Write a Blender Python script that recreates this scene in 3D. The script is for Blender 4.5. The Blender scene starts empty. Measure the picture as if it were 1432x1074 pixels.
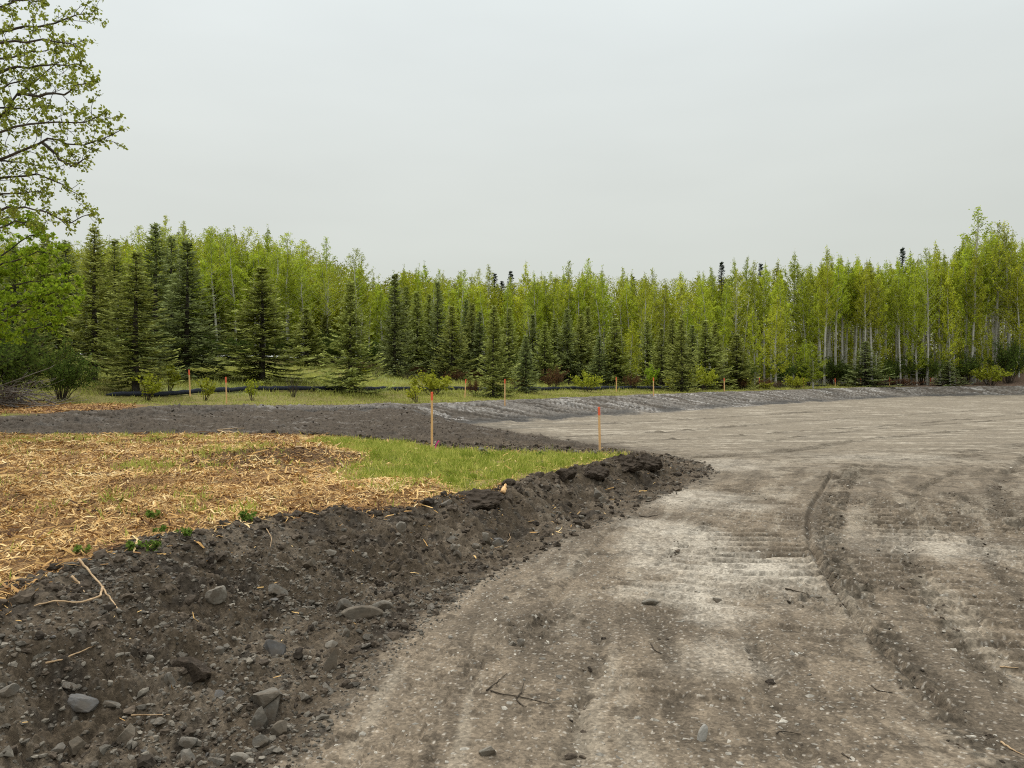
import bpy, math, random
import numpy as np
R_ = np.random.RandomState(7)
random.seed(7)
SC = bpy.context.scene
COL = SC.collection
FPX, CX, HY, EYE = 1050.0, 716.0, 518.0, 1.65      # focal length, centre and horizon of the photograph, eye height

# ------------------------------------------------------------------ noise and fields
def _hash(ix, iy, seed):
    h = (ix.astype(np.int64)*374761393 + iy.astype(np.int64)*668265263 + seed*974634777) & 0xFFFFFFFF
    h = ((h ^ (h >> 13))*1274126177) & 0xFFFFFFFF
    h = ((h ^ (h >> 16))*2246822519) & 0xFFFFFFFF
    return (h ^ (h >> 15)) & 0xFFFF
_A = np.arange(65536)*(2*np.pi/65536)
_CA, _SA = np.cos(_A), np.sin(_A)
def pn(x, y, seed=0):
    x = np.asarray(x, float); y = np.asarray(y, float)
    ix = np.floor(x); iy = np.floor(y); fx = x-ix; fy = y-iy
    ix = ix.astype(np.int64); iy = iy.astype(np.int64)
    u = fx*fx*fx*(fx*(fx*6-15)+10); v = fy*fy*fy*(fy*(fy*6-15)+10)
    def g(dx, dy):
        a = _hash(ix+dx, iy+dy, seed)
        return _CA[a]*(fx-dx) + _SA[a]*(fy-dy)
    a = g(0,0); b = g(1,0); c = g(0,1); d = g(1,1)
    a = a + u*(b-a); c = c + u*(d-c)
    return (a + v*(c-a))*1.5
def fbm(x, y, sc, octs=3, seed=0, gain=.5):
    t = 0; amp = 1; f = 1/sc
    for o in range(octs):
        t = t + amp*pn(x*f + 17.3*o, y*f - 9.1*o, seed+o*13)
        amp *= gain; f *= 2.03
    return t
def sm(a, b, x):
    t = np.clip((x-a)/(b-a), 0, 1)
    return t*t*(3-2*t)
def mixc(c, d, t):
    return c + (np.asarray(d) - c)*t[:, None]
def polydist(x, y, pts, closed=True):
    """distance to a polyline; also inside flag (closed), signed side and arc length (open)"""
    pts = np.asarray(pts, float)
    n = len(pts); best = np.full(x.shape, 1e18)
    inside = np.zeros(x.shape, bool); side = np.zeros(x.shape); arc = np.zeros(x.shape)
    acc = 0.0
    for i in range(n if closed else n-1):
        ax, ay = pts[i]; bx, by = pts[(i+1) % n]
        dx, dy = bx-ax, by-ay; L2 = dx*dx+dy*dy+1e-12
        t = np.clip(((x-ax)*dx + (y-ay)*dy)/L2, 0, 1)
        d2 = (x-ax-t*dx)**2 + (y-ay-t*dy)**2
        m = d2 < best
        best = np.where(m, d2, best)
        if closed:
            if ay != by:
                c = ((ay > y) != (by > y)) & (x < (bx-ax)*(y-ay)/(by-ay) + ax)
                inside ^= c
        else:
            L = math.sqrt(L2)
            cr = ((x-ax)*dy - (y-ay)*dx)/L
            side = np.where(m, cr, side)
            arc = np.where(m, acc + t*L, arc)
            acc += L
    d = np.sqrt(best)
    if closed: return np.where(inside, -d, d)
    return d, np.where(side >= 0, 1., -1.), arc

def base_pad(y):
    return -0.75*sm(6, 40, y) - 0.12*sm(50, 85, y)
def gp(px, py, z=None):
    """a point of the ground plan from where the photograph shows it"""
    d = 10.0
    for _ in range(30):
        zz = float(base_pad(np.float64(d))) if z is None else z
        d = .5*d + .5*(EYE - zz)*FPX/(py-HY)
    return ((px-CX)/FPX*d, d)

EDGE = [(-60,-20),(-26,4),(-16.5,12),(-12.9,18.8),(-12.8,23.3),(-11,27.9),(-7.7,30.5),(-3.2,34.6),(3.4,42.8),(14.6,54),(32.7,71),(42,77),(56,81),(75,85),(150,95),(400,120)]
TOE = [gp(395,1074),gp(470,985),gp(540,910),gp(590,868),gp(640,830),gp(700,797),gp(760,770),gp(820,742),gp(880,716),gp(940,689),gp(1000,661)]
PAD = [(-4,-8),(-2.2,0),(-1.35,2)] + TOE + [gp(985,648),gp(950,640),gp(860,625),gp(760,610),gp(690,600),gp(620,588),(-5.5,36),(-6,300),(400,300),(400,-8)]
ITOP = [gp(0,852,.4),gp(50,815,.4),gp(100,795,.4),gp(200,765,.4),gp(260,752,.39),gp(320,740,.37),gp(440,725,.35),gp(560,715,.33),gp(620,705,.3),gp(700,690,.27),gp(760,670,.22),gp(850,655,.16),gp(892,642,.13)]
IBACK = [gp(830,640,.12),gp(740,640,.17),gp(680,637,.2),gp(600,627,.27),gp(520,617,.29),gp(440,608,.3),gp(300,606,.3),gp(150,606,.3),gp(0,606,.3),gp(-300,606,.3)]
ISLE = [(-30,-6),(-6,-5),(-5,0),(-4.6,2),(-3.6,3.2)] + ITOP + IBACK + [(-21,13),(-30,2)]
GRASSY = [gp(425,609,.3),gp(520,616,.29),gp(600,626,.27),gp(680,636,.2),gp(740,639,.17),gp(830,639,.12),gp(895,642,.12),gp(840,656,.16),gp(760,670,.22),gp(700,689,.27),gp(640,697,.3),gp(590,680,.3),(-2.1,8.3),gp(500,650,.3),gp(455,628,.3)]
EX = [-60,-13,-11,-7,0,10,40,80]; EZ = [.6,.45,.35,.22,.12,.1,0,-.1]
KX = [-30,-15,-8,0,10,25,60]; KZ = [.09,.09,.08,.065,.04,.015,.01]

# wheel and crawler tracks on the road (plan curves)
BAND = [gp(a,b) for a,b in [(1200,650),(1178,680),(1166,710),(1161,740),(1165,775),(1182,812),(1205,850),(1226,882),(1252,915),(1290,955),(1335,1005),(1420,1074)]]
RIDGE = [gp(a,b) for a,b in [(1163,660),(1150,685),(1136,705),(1130,725),(1131,755),(1143,785),(1165,820),(1190,858),(1230,905),(1290,962),(1330,995)]]
GROOVES = [([gp(a,b) for a,b in p], w) for p, w in [
  ([(900,688),(1000,687),(1100,690),(1145,690)], .03), ([(745,880),(775,845),(800,810),(822,775),(900,700),(960,672)], .03),
  ([(1230,690),(1248,705),(1268,718)], .03), ([(1330,835),(1375,870),(1390,880)], .03), ([(1405,720),(1398,700),(1400,675),(1415,655),(1440,640)], .09),
  ([(900,860),(925,885),(940,905),(940,925)], .06), ([(1310,885),(1345,905),(1432,950)], .05), ([(1070,905),(1085,950)], .03)]]
SWEEPS = [([gp(a,b) for a,b in p], w) for p, w in [
  ([(980,640),(1060,635),(1120,628),(1200,616),(1300,606),(1432,594)], .35), ([(1050,620),(1150,607),(1250,597),(1432,585)], .3),
  ([(1140,637),(1180,638),(1215,640)], .3), ([(1175,668),(1215,655),(1260,648),(1330,640),(1432,622)], .45), ([(760,612),(900,606),(1100,590),(1300,578),(1432,570)], .5),
  ([(820,622),(960,614),(1100,604),(1432,578)], .35), ([(1330,690),(1360,700),(1400,716),(1440,735)], .2), ([(700,600),(850,592),(1100,578),(1300,566)], .6), ([(1360,668),(1385,655),(1432,643)], .18),
  ([(1440,1010),(1345,900),(1285,810),(1258,735),(1290,680),(1380,640)], .10), ([(1440,850),(1390,790),(1350,735),(1345,695)], .12), ([(800,1074),(815,960),(850,880),(905,800),(990,730)], .09), ([(1130,1074),(1075,960),(1045,880),(1035,820)], .07), ([(1440,735),(1412,715),(1398,690),(1410,660),(1440,635)], .2)]]

def fields(x, y):
    f = {}
    f['dI'] = polydist(x, y, ISLE); f['dR'] = polydist(x, y, PAD)
    d, sd, arc = polydist(x, y, EDGE, False)
    f['s'] = d*sd; f['arc'] = arc
    return f

def height(x, y, f=None, parts=False):
    x = np.asarray(x, float); y = np.asarray(y, float)
    if f is None: f = fields(x, y)
    dI, dR, s, arc = f['dI'], f['dR'], f['s'], f['arc']
    bp = base_pad(y)
    ze = np.interp(x, EX, EZ)
    # bench
    rise = np.interp(x, KX, KZ)*np.maximum(0, -s-3)
    rise = np.where(rise > 2.2, 2.2 + (rise-2.2)*.15, rise)
    hb = ze + rise + .05*fbm(x, y, 2.5, 3, 5) + .02*pn(x*3, y*3, 6)
    # road and pad
    road = bp + .015*fbm(x, y, 1.6, 2, 11) + .0035*fbm(x, y, .16, 3, 12, .6)*(.6+.8*sm(-.3,.5,fbm(x,y,1.3,2,15))) + .0016*fbm(x, y, .045, 2, 14)
    # soil field behind the island
    soilz = .08 + (ze-.18)*sm(9, 0, s)
    msoil = sm(0, 3.5, dR)
    lump = fbm(x, y, .55, 4, 21, .55)
    fine = fbm(x, y, .10, 3, 23, .6)
    soil = bp + (soilz-bp)*msoil + np.clip(dR/.25, 0, 1)*(.045*lump + .024*fine)*np.where(y > 15.5, 1.5, 1)
    floor = np.where(dR > 0, soil, road)
    # cut slope
    W = np.interp(x, [-14,-9,-2,6], [1.2,1.6,3.0,3.4])
    t = sm(0, 1, s/W)
    p = arc - s*1.5
    scr = fbm(p*2.3, s*.20, 1, 4, 31, .6)
    ms = sm(-.1, .5, s)*(1-sm(.75, 1.25, s/W))
    h = hb + (floor-hb)*t + ms*(.085*scr + .035*fine + .05*fbm(x, y, 1.2, 2, 35))
    berm = np.exp(-((s-W*1.02)/.9)**2)*np.clip(fbm(x, y, 3.0, 3, 33)+.15, 0, 1)*np.interp(x, [-6,-1,8,30], [0,.25,.12,.1])
    h = h + berm
    h = np.where(s < 0, hb + (h-hb)*sm(-.3, 0, s), h)
    # island
    hI = .42 - .012*(y-4) - .035*np.maximum(0, x+2) + .03*fbm(x, y, .8, 3, 41) + .012*fbm(x, y, .12, 2, 43)
    hI = hI + .16*np.exp(-(((x+3.4)/1.3)**2 + ((y-11.3)/.8)**2)) + .07*np.exp(-(((x+1.5)/.8)**2 + ((y-8.2)/.5)**2))
    wd = np.minimum(np.maximum(dR,0)+np.maximum(dI,0), 1.7) + 1e-6
    k = sm(0, 1, np.clip(1-np.maximum(dI,0)/(wd*np.interp(x, [-2,1], [.95,.7])), 0, 1))
    k = np.where(dR < 0, 0, k)
    bank = k*(1-k)*4
    rim = np.exp(-((dI-.12)/.16)**2)*np.where(dR > -.1, 1, 0)
    near = np.where((y < 16) & (s > 3), 1., 0.)
    cl = fbm(x, y, .28, 3, 51)
    out = h + (hI-h)*k + near*bank*(.06*lump + .05*np.maximum(cl, -.2) + .035*fine)
    nose = sm(-1.2, 1.2, x)*near
    out = out + rim*nose*(.04 + .10*np.maximum(cl, -.3)) + rim*near*(1-nose)*(.03+.05*cl)
    out = out + near*.025*sm(.9,0,np.hypot(x-3.0,y-14.2))*(.6+cl)
    # the far right spoil heap
    out = out + 1.7*np.exp(-(((x-62)/5.5)**2 + ((y-87)/4)**2))
    # tracks
    inr = sm(.02, -.15, dR)*(s > 2)
    dk = np.zeros(x.shape)
    m = (inr > 0) & (y > 1) & (y < 45)
    if m.any():
        xs, ys = x[m], y[m]; dz = np.zeros(xs.shape); kk = np.zeros(xs.shape)
        wob = .05*fbm(xs, ys, .5, 2, 61)
        d, sd, a = polydist(xs, ys, BAND, False)
        b = sm(.17, .09, d + wob*.6)*(.45+.55*sm(-.55,.05, fbm(xs, ys, .6, 2, 62)+.15))
        b0 = b; b = b*(.3+.7*sm(3.8, 5.6, ys))
        cle = sm(.35, .6, np.abs(((a + wob*.5 + d*sd*.25)/.2) % 1 - .5)*2)
        dz += b*(-.05*cle + .022 + .012*fbm(xs, ys, .07, 2, 63)); kk = np.maximum(kk, b0*.85*sm(-.5,.3,fbm(xs, ys, .07, 3, 73)+.3*fbm(xs, ys, .6, 2, 62)))
        d2, sd2, a2 = polydist(xs, ys, RIDGE, False)
        dz += -.034*np.exp(-(d2/.02)**2) + .018*np.exp(-((d2-.05)/.025)**2)
        # worn crawler field on the right of the band
        rgt = -d*sd
        fld = sm(.25, .5, rgt)*sm(2.6, 1.9, rgt)*sm(2.6, 3.2, ys)*sm(11, 8.5, ys)*sm(-.6, .1, fbm(xs, ys, 1.1, 2, 64)+.1)
        c2 = sm(.4, .75, np.abs(((a + rgt*.12 + wob)/.21) % 1 - .5)*2)
        c3 = sm(.8, 1, np.abs(((rgt + wob*.6 + .09*np.floor((a+rgt*.12)/.21 % 2))/.24) % 1 - .5)*2)
        dz += -.042*fld*np.maximum(c2, .6*c3)
        lf = sm(.15, .35, -rgt)*sm(2.2, 1.4, -rgt)*sm(3, 4, ys)*sm(14, 10, ys)*sm(-.15, .35, fbm(xs, ys, 1.0, 2, 74))
        dz += -.03*lf*sm(.45, .8, np.abs(((a - rgt*.08 + wob)/.2) % 1 - .5)*2)
        # left field, strong straight grousers
        q = sm(1.0, .6, np.hypot((xs-2.45)/.85, (ys-6.7)/1.5)+.25*wob)
        c4 = sm(.35, .7, np.abs(((ys*1.0 + xs*.05 + wob*.4)/.22) % 1 - .5)*2)
        dz += -.05*q*c4*sm(-.8,-.1,fbm(xs, ys, .5, 2, 65)+.1)
        q2 = sm(1.0, .5, np.hypot((xs-4.3)/.75, (ys-8.2)/.8))
        dz += -.035*q2*c4; kk = np.maximum(kk, q2*.28)
        # block pattern beside the toe
        dt, sdt, at_ = polydist(xs, ys, TOE, False)
        q3 = sm(.95, .55, dt + wob)*sm(5.6, 4.2, ys)
        c5 = sm(.72, 1, np.abs(((at_ + dt*.35 + wob)/.17) % 1 - .5)*2); c6 = sm(.8, 1, np.abs(((dt + wob*.8 + .09*np.floor((at_+dt*.35)/.17 % 2))/.2) % 1 - .5)*2)
        dz += -.02*q3*np.maximum(c5, c6)*sm(-.5, .2, fbm(xs, ys, .35, 2, 66)+.1)
        for pl, w in GROOVES:
            d3, s3, a3 = polydist(xs, ys, pl, False)
            g = np.exp(-(d3/w)**2)
            dz += -.018*g + .007*np.exp(-((d3-2*w)/w)**2)
            if w > .05: kk = np.maximum(kk, .5*g)
        for pl, w in SWEEPS:
            d3, s3, a3 = polydist(xs, ys, pl, False)
            g = sm(w, w*.3, d3 + .5*w*fbm(xs*.5, ys*2, .7, 2, 67))*sm(-.5, .3, fbm(xs*.4, ys, 1.0, 2, 68))
            dz += g*(.05*fbm(xs*.5, ys, .22, 2, 69) - .015); kk = np.maximum(kk, .55*g)
        # loose crumbs
        for cx_, cy_, r_ in [(2.6,5.7,.55),(2.2,5.3,.4),(1.85,5.6,.35),(.05,4.75,.35),(.25,5.0,.3),(5.6,7.6,.6),(6.3,7.2,.5),(4.4,9.6,.8)]:
            g = sm(r_, r_*.2, np.hypot(xs-cx_, (ys-cy_)*1.3) + .5*r_*fbm(xs, ys, .25, 3, 70))
            dz += g*.035*np.maximum(fbm(xs, ys, .06, 2, 71), -.1); kk = np.maximum(kk, .6*g*sm(-.3,.4,fbm(xs,ys,.08,2,72)))
        dz *= np.interp(ys, [3, 6, 10], [.75, .95, 1.2])
        out[m] += dz*inr[m]; dk[m] = kk*inr[m]
    if parts: return out, dict(k=k, t=t, ms=ms, scr=scr, dk=dk, W=W, lump=lump, fine=fine, cl=cl)
    return out

def h1(x, y): return float(height(np.array([x]), np.array([y]))[0])
def at(px, py):
    """first point of the ground seen at a pixel of the photograph"""
    d = np.geomspace(2.0, 140, 1600)
    x = (px-CX)/FPX*d; z = EYE - (py-HY)/FPX*d
    h = height(x, d)
    i = np.nonzero(h >= z)[0]
    i = i[0] if len(i) else len(d)-1
    return np.array([x[i], d[i], h[i]])

# ------------------------------------------------------------------ mesh building
def build(name, V, faces, mat=None, parent=None, smooth=False, pattr=None, fattr=None, link=True):
    """V (n,3); faces: list of index arrays (m,3) or (m,4)"""
    me = bpy.data.meshes.new(name)
    V = np.asarray(V, np.float32)
    faces = [np.asarray(f, np.int32) for f in faces if len(f)]
    me.vertices.add(len(V)); me.vertices.foreach_set('co', V.ravel())
    nl = sum(f.size for f in faces); nf = sum(len(f) for f in faces)
    me.loops.add(nl); me.polygons.add(nf)
    me.loops.foreach_set('vertex_index', np.concatenate([f.ravel() for f in faces]))
    st = []; o = 0
    for f in faces:
        st.append(o + np.arange(len(f), dtype=np.int32)*f.shape[1]); o += f.size
    me.polygons.foreach_set('loop_start', np.concatenate(st).astype(np.int32))
    me.polygons.foreach_set('use_smooth', np.full(nf, smooth))
    me.update(calc_edges=True)
    if pattr is not None:
        a = me.attributes.new('Col', 'FLOAT_COLOR', 'POINT')
        c = np.ones((len(V), 4), np.float32); c[:, :pattr.shape[1]] = pattr
        a.data.foreach_set('color', c.ravel())
    if fattr is not None:
        a = me.attributes.new('rnd', 'FLOAT', 'FACE')
        a.data.foreach_set('value', np.asarray(fattr, np.float32))
    if mat: me.materials.append(mat)
    if not link: return me
    return put(name, me, parent)
def put(name, me, parent=None):
    o = bpy.data.objects.new(name, me); COL.objects.link(o)
    if parent is not None: o.parent = parent
    return o
def tag(o, label=None, cat=None, group=None, kind=None):
    for k, v in (('label', label), ('category', cat), ('group', group), ('kind', kind)):
        if v: o[k] = v
    return o
def empty(name, loc, rz=0):
    o = bpy.data.objects.new(name, None); COL.objects.link(o)
    o.location = loc; o.rotation_euler = (0, 0, rz); o.empty_display_size = .2
    return o

class MB:
    """collects pieces of one mesh"""
    def __init__(s): s.V = []; s.Q = []; s.T = []; s.rq = []; s.rt = []; s.n = 0; s.C = []
    def add(s, V, Q=None, T=None, rnd=None, col=None):
        V = np.asarray(V, float)
        s.V.append(V)
        if col is not None: s.C.append(np.broadcast_to(np.asarray(col, float), (len(V), 3)))
        if Q is not None and len(Q):
            s.Q.append(np.asarray(Q)+s.n); s.rq.append(np.broadcast_to(rnd if rnd is not None else 0.5, (len(Q),)))
        if T is not None and len(T):
            s.T.append(np.asarray(T)+s.n); s.rt.append(np.broadcast_to(rnd if rnd is not None else 0.5, (len(T),)))
        s.n += len(V)
    def tube(s, P, r, sides=5, rnd=.5, col=None, cap=True):
        P = np.asarray(P, float); k = len(P)
        r = np.broadcast_to(np.asarray(r, float), (k,))
        T = np.gradient(P, axis=0); T /= np.linalg.norm(T, axis=1)[:, None]+1e-9
        up = np.array([0,0,1.]) if abs(T[0,2]) < .9 else np.array([1.,0,0])
        A = np.cross(T, up); A /= np.linalg.norm(A, axis=1)[:, None]+1e-9
        B = np.cross(T, A)
        th = np.arange(sides)*2*np.pi/sides
        V = P[:,None,:] + r[:,None,None]*(np.cos(th)[None,:,None]*A[:,None,:] + np.sin(th)[None,:,None]*B[:,None,:])
        i = np.arange(k-1)[:,None]*sides; j = np.arange(sides)[None,:]; j2 = (j+1) % sides
        Q = np.stack([i+j, i+j2, i+sides+j2, i+sides+j], -1).reshape(-1, 4)
        VV = V.reshape(-1, 3); T3 = None
        if cap:
            VV = np.vstack([VV, P[-1][None] + T[-1][None]*r[-1], P[0][None]])
            b = (k-1)*sides; jj = np.arange(sides)
            T3 = np.vstack([np.stack([b+jj, b+(jj+1) % sides, np.full(sides, k*sides)], -1), np.stack([(jj+1) % sides, jj, np.full(sides, k*sides+1)], -1)])
        s.add(VV, Q, T3, rnd, col)
    def box(s, c, d, rz=0, rnd=.5, col=None):
        c = np.asarray(c, float); hx, hy, hz = np.asarray(d, float)/2
        V = np.array([(x,y,z) for z in (-hz,hz) for y in (-hy,hy) for x in (-hx,hx)])
        ca, sa = math.cos(rz), math.sin(rz)
        V = np.stack([V[:,0]*ca-V[:,1]*sa, V[:,0]*sa+V[:,1]*ca, V[:,2]], -1)+c
        s.add(V, [(0,2,3,1),(4,5,7,6),(0,1,5,4),(2,6,7,3),(0,4,6,2),(1,3,7,5)], rnd=rnd, col=col)
    def leaves(s, P, D, N, L, W, fold=.12, rnd=None):
        """kite-shaped leaves: base P, direction D, rough normal N"""
        P = np.asarray(P, float); n = len(P)
        D = D/(np.linalg.norm(D, axis=1)[:,None]+1e-9)
        S = np.cross(D, N); S /= np.linalg.norm(S, axis=1)[:,None]+1e-9
        N = np.cross(S, D)
        L = np.broadcast_to(L, (n,))[:,None]; W = np.broadcast_to(W, (n,))[:,None]
        m = P + D*L*.45 + N*W*fold
        V = np.stack([P, m+S*W*.5, P+D*L, m-S*W*.5], 1).reshape(-1, 3)
        Q = np.arange(n*4).reshape(-1, 4)
        s.add(V, Q, rnd=R_.rand(n) if rnd is None else rnd)
    def mesh(s, name, mat, smooth=False):
        return build(name, np.vstack(s.V), s._f(), mat, None, smooth, s._c(), s._r(), link=False)
    def _f(s): return ([np.vstack(s.Q)] if s.Q else []) + ([np.vstack(s.T)] if s.T else [])
    def _r(s): return np.concatenate(([np.concatenate(s.rq)] if s.rq else []) + ([np.concatenate(s.rt)] if s.rt else []))
    def _c(s): return np.vstack(s.C) if s.C else None
    def build(s, name, mat, parent=None, smooth=False):
        return put(name, s.mesh(name, mat, smooth), parent)

# ------------------------------------------------------------------ materials
def new_mat(name):
    m = bpy.data.materials.new(name); m.use_nodes = True
    nt = m.node_tree; nt.nodes.clear()
    return m, nt
def N(nt, t, **kw):
    n = nt.nodes.new(t)
    for k, v in kw.items():
        if k in n.inputs: n.inputs[k].default_value = v
        else: setattr(n, k, v)
    return n
def mat_ground():
    m, nt = new_mat('ground_soil'); L = nt.links.new
    out = N(nt, 'ShaderNodeOutputMaterial'); bs = N(nt, 'ShaderNodeBsdfPrincipled', Roughness=.95)
    bs.inputs['Specular IOR Level'].default_value = .15
    at_ = N(nt, 'ShaderNodeAttribute', attribute_name='Col')
    tc = N(nt, 'ShaderNodeTexCoord')
    n1 = N(nt, 'ShaderNodeTexNoise', Scale=55., Detail=6., Roughness=.8)
    n2 = N(nt, 'ShaderNodeTexNoise', Scale=7., Detail=4., Roughness=.65)
    for n in (n1, n2): L(tc.outputs['Object'], n.inputs['Vector'])
    r1 = N(nt, 'ShaderNodeMapRange'); r1.inputs[1].default_value = .28; r1.inputs[2].default_value = .72; r1.inputs[3].default_value = .66; r1.inputs[4].default_value = 1.34
    r2 = N(nt, 'ShaderNodeMapRange'); r2.inputs[1].default_value = .3; r2.inputs[2].default_value = .7; r2.inputs[3].default_value = .8; r2.inputs[4].default_value = 1.2
    L(n1.outputs['Fac'], r1.inputs[0]); L(n2.outputs['Fac'], r2.inputs[0])
    mu0 = N(nt, 'ShaderNodeMath', operation='MULTIPLY'); L(r1.outputs[0], mu0.inputs[0]); L(r2.outputs[0], mu0.inputs[1])
    vo = N(nt, 'ShaderNodeTexVoronoi', Scale=75., feature='F1'); L(tc.outputs['Object'], vo.inputs['Vector'])
    sc_ = N(nt, 'ShaderNodeSeparateColor'); L(vo.outputs['Color'], sc_.inputs[0])
    r3 = N(nt, 'ShaderNodeMapRange'); r3.inputs[3].default_value = .72; r3.inputs[4].default_value = 1.28; L(sc_.outputs[0], r3.inputs[0])
    mu = N(nt, 'ShaderNodeMath', operation='MULTIPLY'); L(mu0.outputs[0], mu.inputs[0]); L(r3.outputs[0], mu.inputs[1])
    vm = N(nt, 'ShaderNodeVectorMath', operation='SCALE'); L(at_.outputs['Color'], vm.inputs[0]); L(mu.outputs[0], vm.inputs['Scale'])
    L(vm.outputs[0], bs.inputs['Base Color'])
    bu = N(nt, 'ShaderNodeBump', Strength=.8, Distance=.016); L(n1.outputs['Fac'], bu.inputs['Height']); L(at_.outputs['Alpha'], bu.inputs['Strength']); L(bu.outputs[0], bs.inputs['Normal'])
    L(bs.outputs[0], out.inputs[0])
    return m
def mat_leaf(name, a, b, trans=.3, obvar=.25, patch=0., pscale=1.2):
    """leaf colours between a and b by leaf, shifted a little from plant to plant"""
    m, nt = new_mat(name); L = nt.links.new
    out = N(nt, 'ShaderNodeOutputMaterial')
    at_ = N(nt, 'ShaderNodeAttribute', attribute_name='rnd'); oi = N(nt, 'ShaderNodeObjectInfo')
    mx = N(nt, 'ShaderNodeMix', data_type='RGBA'); mx.inputs[6].default_value = (*a, 1); mx.inputs[7].default_value = (*b, 1)
    L(at_.outputs['Fac'], mx.inputs[0])
    hs = N(nt, 'ShaderNodeHueSaturation')
    r = N(nt, 'ShaderNodeMapRange'); r.inputs[3].default_value = 1-obvar; r.inputs[4].default_value = 1+obvar
    L(oi.outputs['Random'], r.inputs[0]); L(r.outputs[0], hs.inputs['Value'])
    r2 = N(nt, 'ShaderNodeMapRange'); r2.inputs[3].default_value = .5-.05*obvar; r2.inputs[4].default_value = .5+.05*obvar
    mo = N(nt, 'ShaderNodeMath', operation='FRACT'); mm = N(nt, 'ShaderNodeMath', operation='MULTIPLY'); mm.inputs[1].default_value = 7.31
    L(oi.outputs['Random'], mm.inputs[0]); L(mm.outputs[0], mo.inputs[0]); L(mo.outputs[0], r2.inputs[0]); L(r2.outputs[0], hs.inputs['Hue'])
    L(mx.outputs[2], hs.inputs['Color'])
    df = N(nt, 'ShaderNodeBsdfDiffuse'); tr = N(nt, 'ShaderNodeBsdfTranslucent'); ms = N(nt, 'ShaderNodeMixShader'); ms.inputs[0].default_value = trans
    L(hs.outputs[0], df.inputs[0]); L(hs.outputs[0], tr.inputs[0]); L(df.outputs[0], ms.inputs[1]); L(tr.outputs[0], ms.inputs[2])
    L(ms.outputs[0], out.inputs[0])
    return m
def mat_noise(name, a, b, scale=8., rough=.9, bump=.3, detail=5., stretch=(1,1,1), useattr=False, bdist=.02, dirt=0.):
    m, nt = new_mat(name); L = nt.links.new
    out = N(nt, 'ShaderNodeOutputMaterial'); bs = N(nt, 'ShaderNodeBsdfPrincipled', Roughness=rough)
    bs.inputs['Specular IOR Level'].default_value = .2
    tc = N(nt, 'ShaderNodeTexCoord'); mp = N(nt, 'ShaderNodeMapping'); mp.inputs['Scale'].default_value = stretch
    no = N(nt, 'ShaderNodeTexNoise', Scale=scale, Detail=detail, Roughness=.65)
    L(tc.outputs['Object'], mp.inputs[0]); L(mp.outputs[0], no.inputs['Vector'])
    r = N(nt, 'ShaderNodeMapRange'); r.inputs[1].default_value = .3; r.inputs[2].default_value = .7; L(no.outputs['Fac'], r.inputs[0])
    mx = N(nt, 'ShaderNodeMix', data_type='RGBA'); mx.inputs[6].default_value = (*a, 1); mx.inputs[7].default_value = (*b, 1)
    L(r.outputs[0], mx.inputs[0]); c = mx.outputs[2]
    if dirt:                                              # soil dried onto the stone
        n2 = N(nt, 'ShaderNodeTexNoise', Scale=9., Detail=5., Roughness=.7); L(tc.outputs['Object'], n2.inputs['Vector'])
        rd = N(nt, 'ShaderNodeMapRange'); rd.inputs[1].default_value = .42; rd.inputs[2].default_value = .6; rd.inputs[4].default_value = dirt; L(n2.outputs['Fac'], rd.inputs[0])
        md = N(nt, 'ShaderNodeMix', data_type='RGBA'); md.inputs[7].default_value = (.105,.082,.058,1); L(rd.outputs[0], md.inputs[0]); L(c, md.inputs[6]); c = md.outputs[2]
    if useattr:
        at_ = N(nt, 'ShaderNodeAttribute', attribute_name='rnd')
        rr = N(nt, 'ShaderNodeMapRange'); rr.inputs[3].default_value = .45; rr.inputs[4].default_value = 1.5; L(at_.outputs['Fac'], rr.inputs[0])
        vm = N(nt, 'ShaderNodeVectorMath', operation='SCALE'); L(c, vm.inputs[0]); L(rr.outputs[0], vm.inputs['Scale']); c = vm.outputs[0]
    L(c, bs.inputs['Base Color'])
    bu = N(nt, 'ShaderNodeBump', Strength=bump, Distance=bdist); L(no.outputs['Fac'], bu.inputs['Height']); L(bu.outputs[0], bs.inputs['Normal'])
    L(bs.outputs[0], out.inputs[0])
    return m
def mat_ramp(name, stops, rough=.9):
    """colour picked by the per-piece attribute"""
    m, nt = new_mat(name); L = nt.links.new
    out = N(nt, 'ShaderNodeOutputMaterial'); bs = N(nt, 'ShaderNodeBsdfPrincipled', Roughness=rough); bs.inputs['Specular IOR Level'].default_value = .15
    at_ = N(nt, 'ShaderNodeAttribute', attribute_name='rnd'); cr = N(nt, 'ShaderNodeValToRGB')
    e = cr.color_ramp.elements
    while len(e) < len(stops): e.new(.5)
    for q, (p, c) in zip(e, stops): q.position = p; q.color = (*c, 1)
    L(at_.outputs['Fac'], cr.inputs[0]); L(cr.outputs[0], bs.inputs['Base Color']); L(bs.outputs[0], out.inputs[0])
    return m

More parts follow.
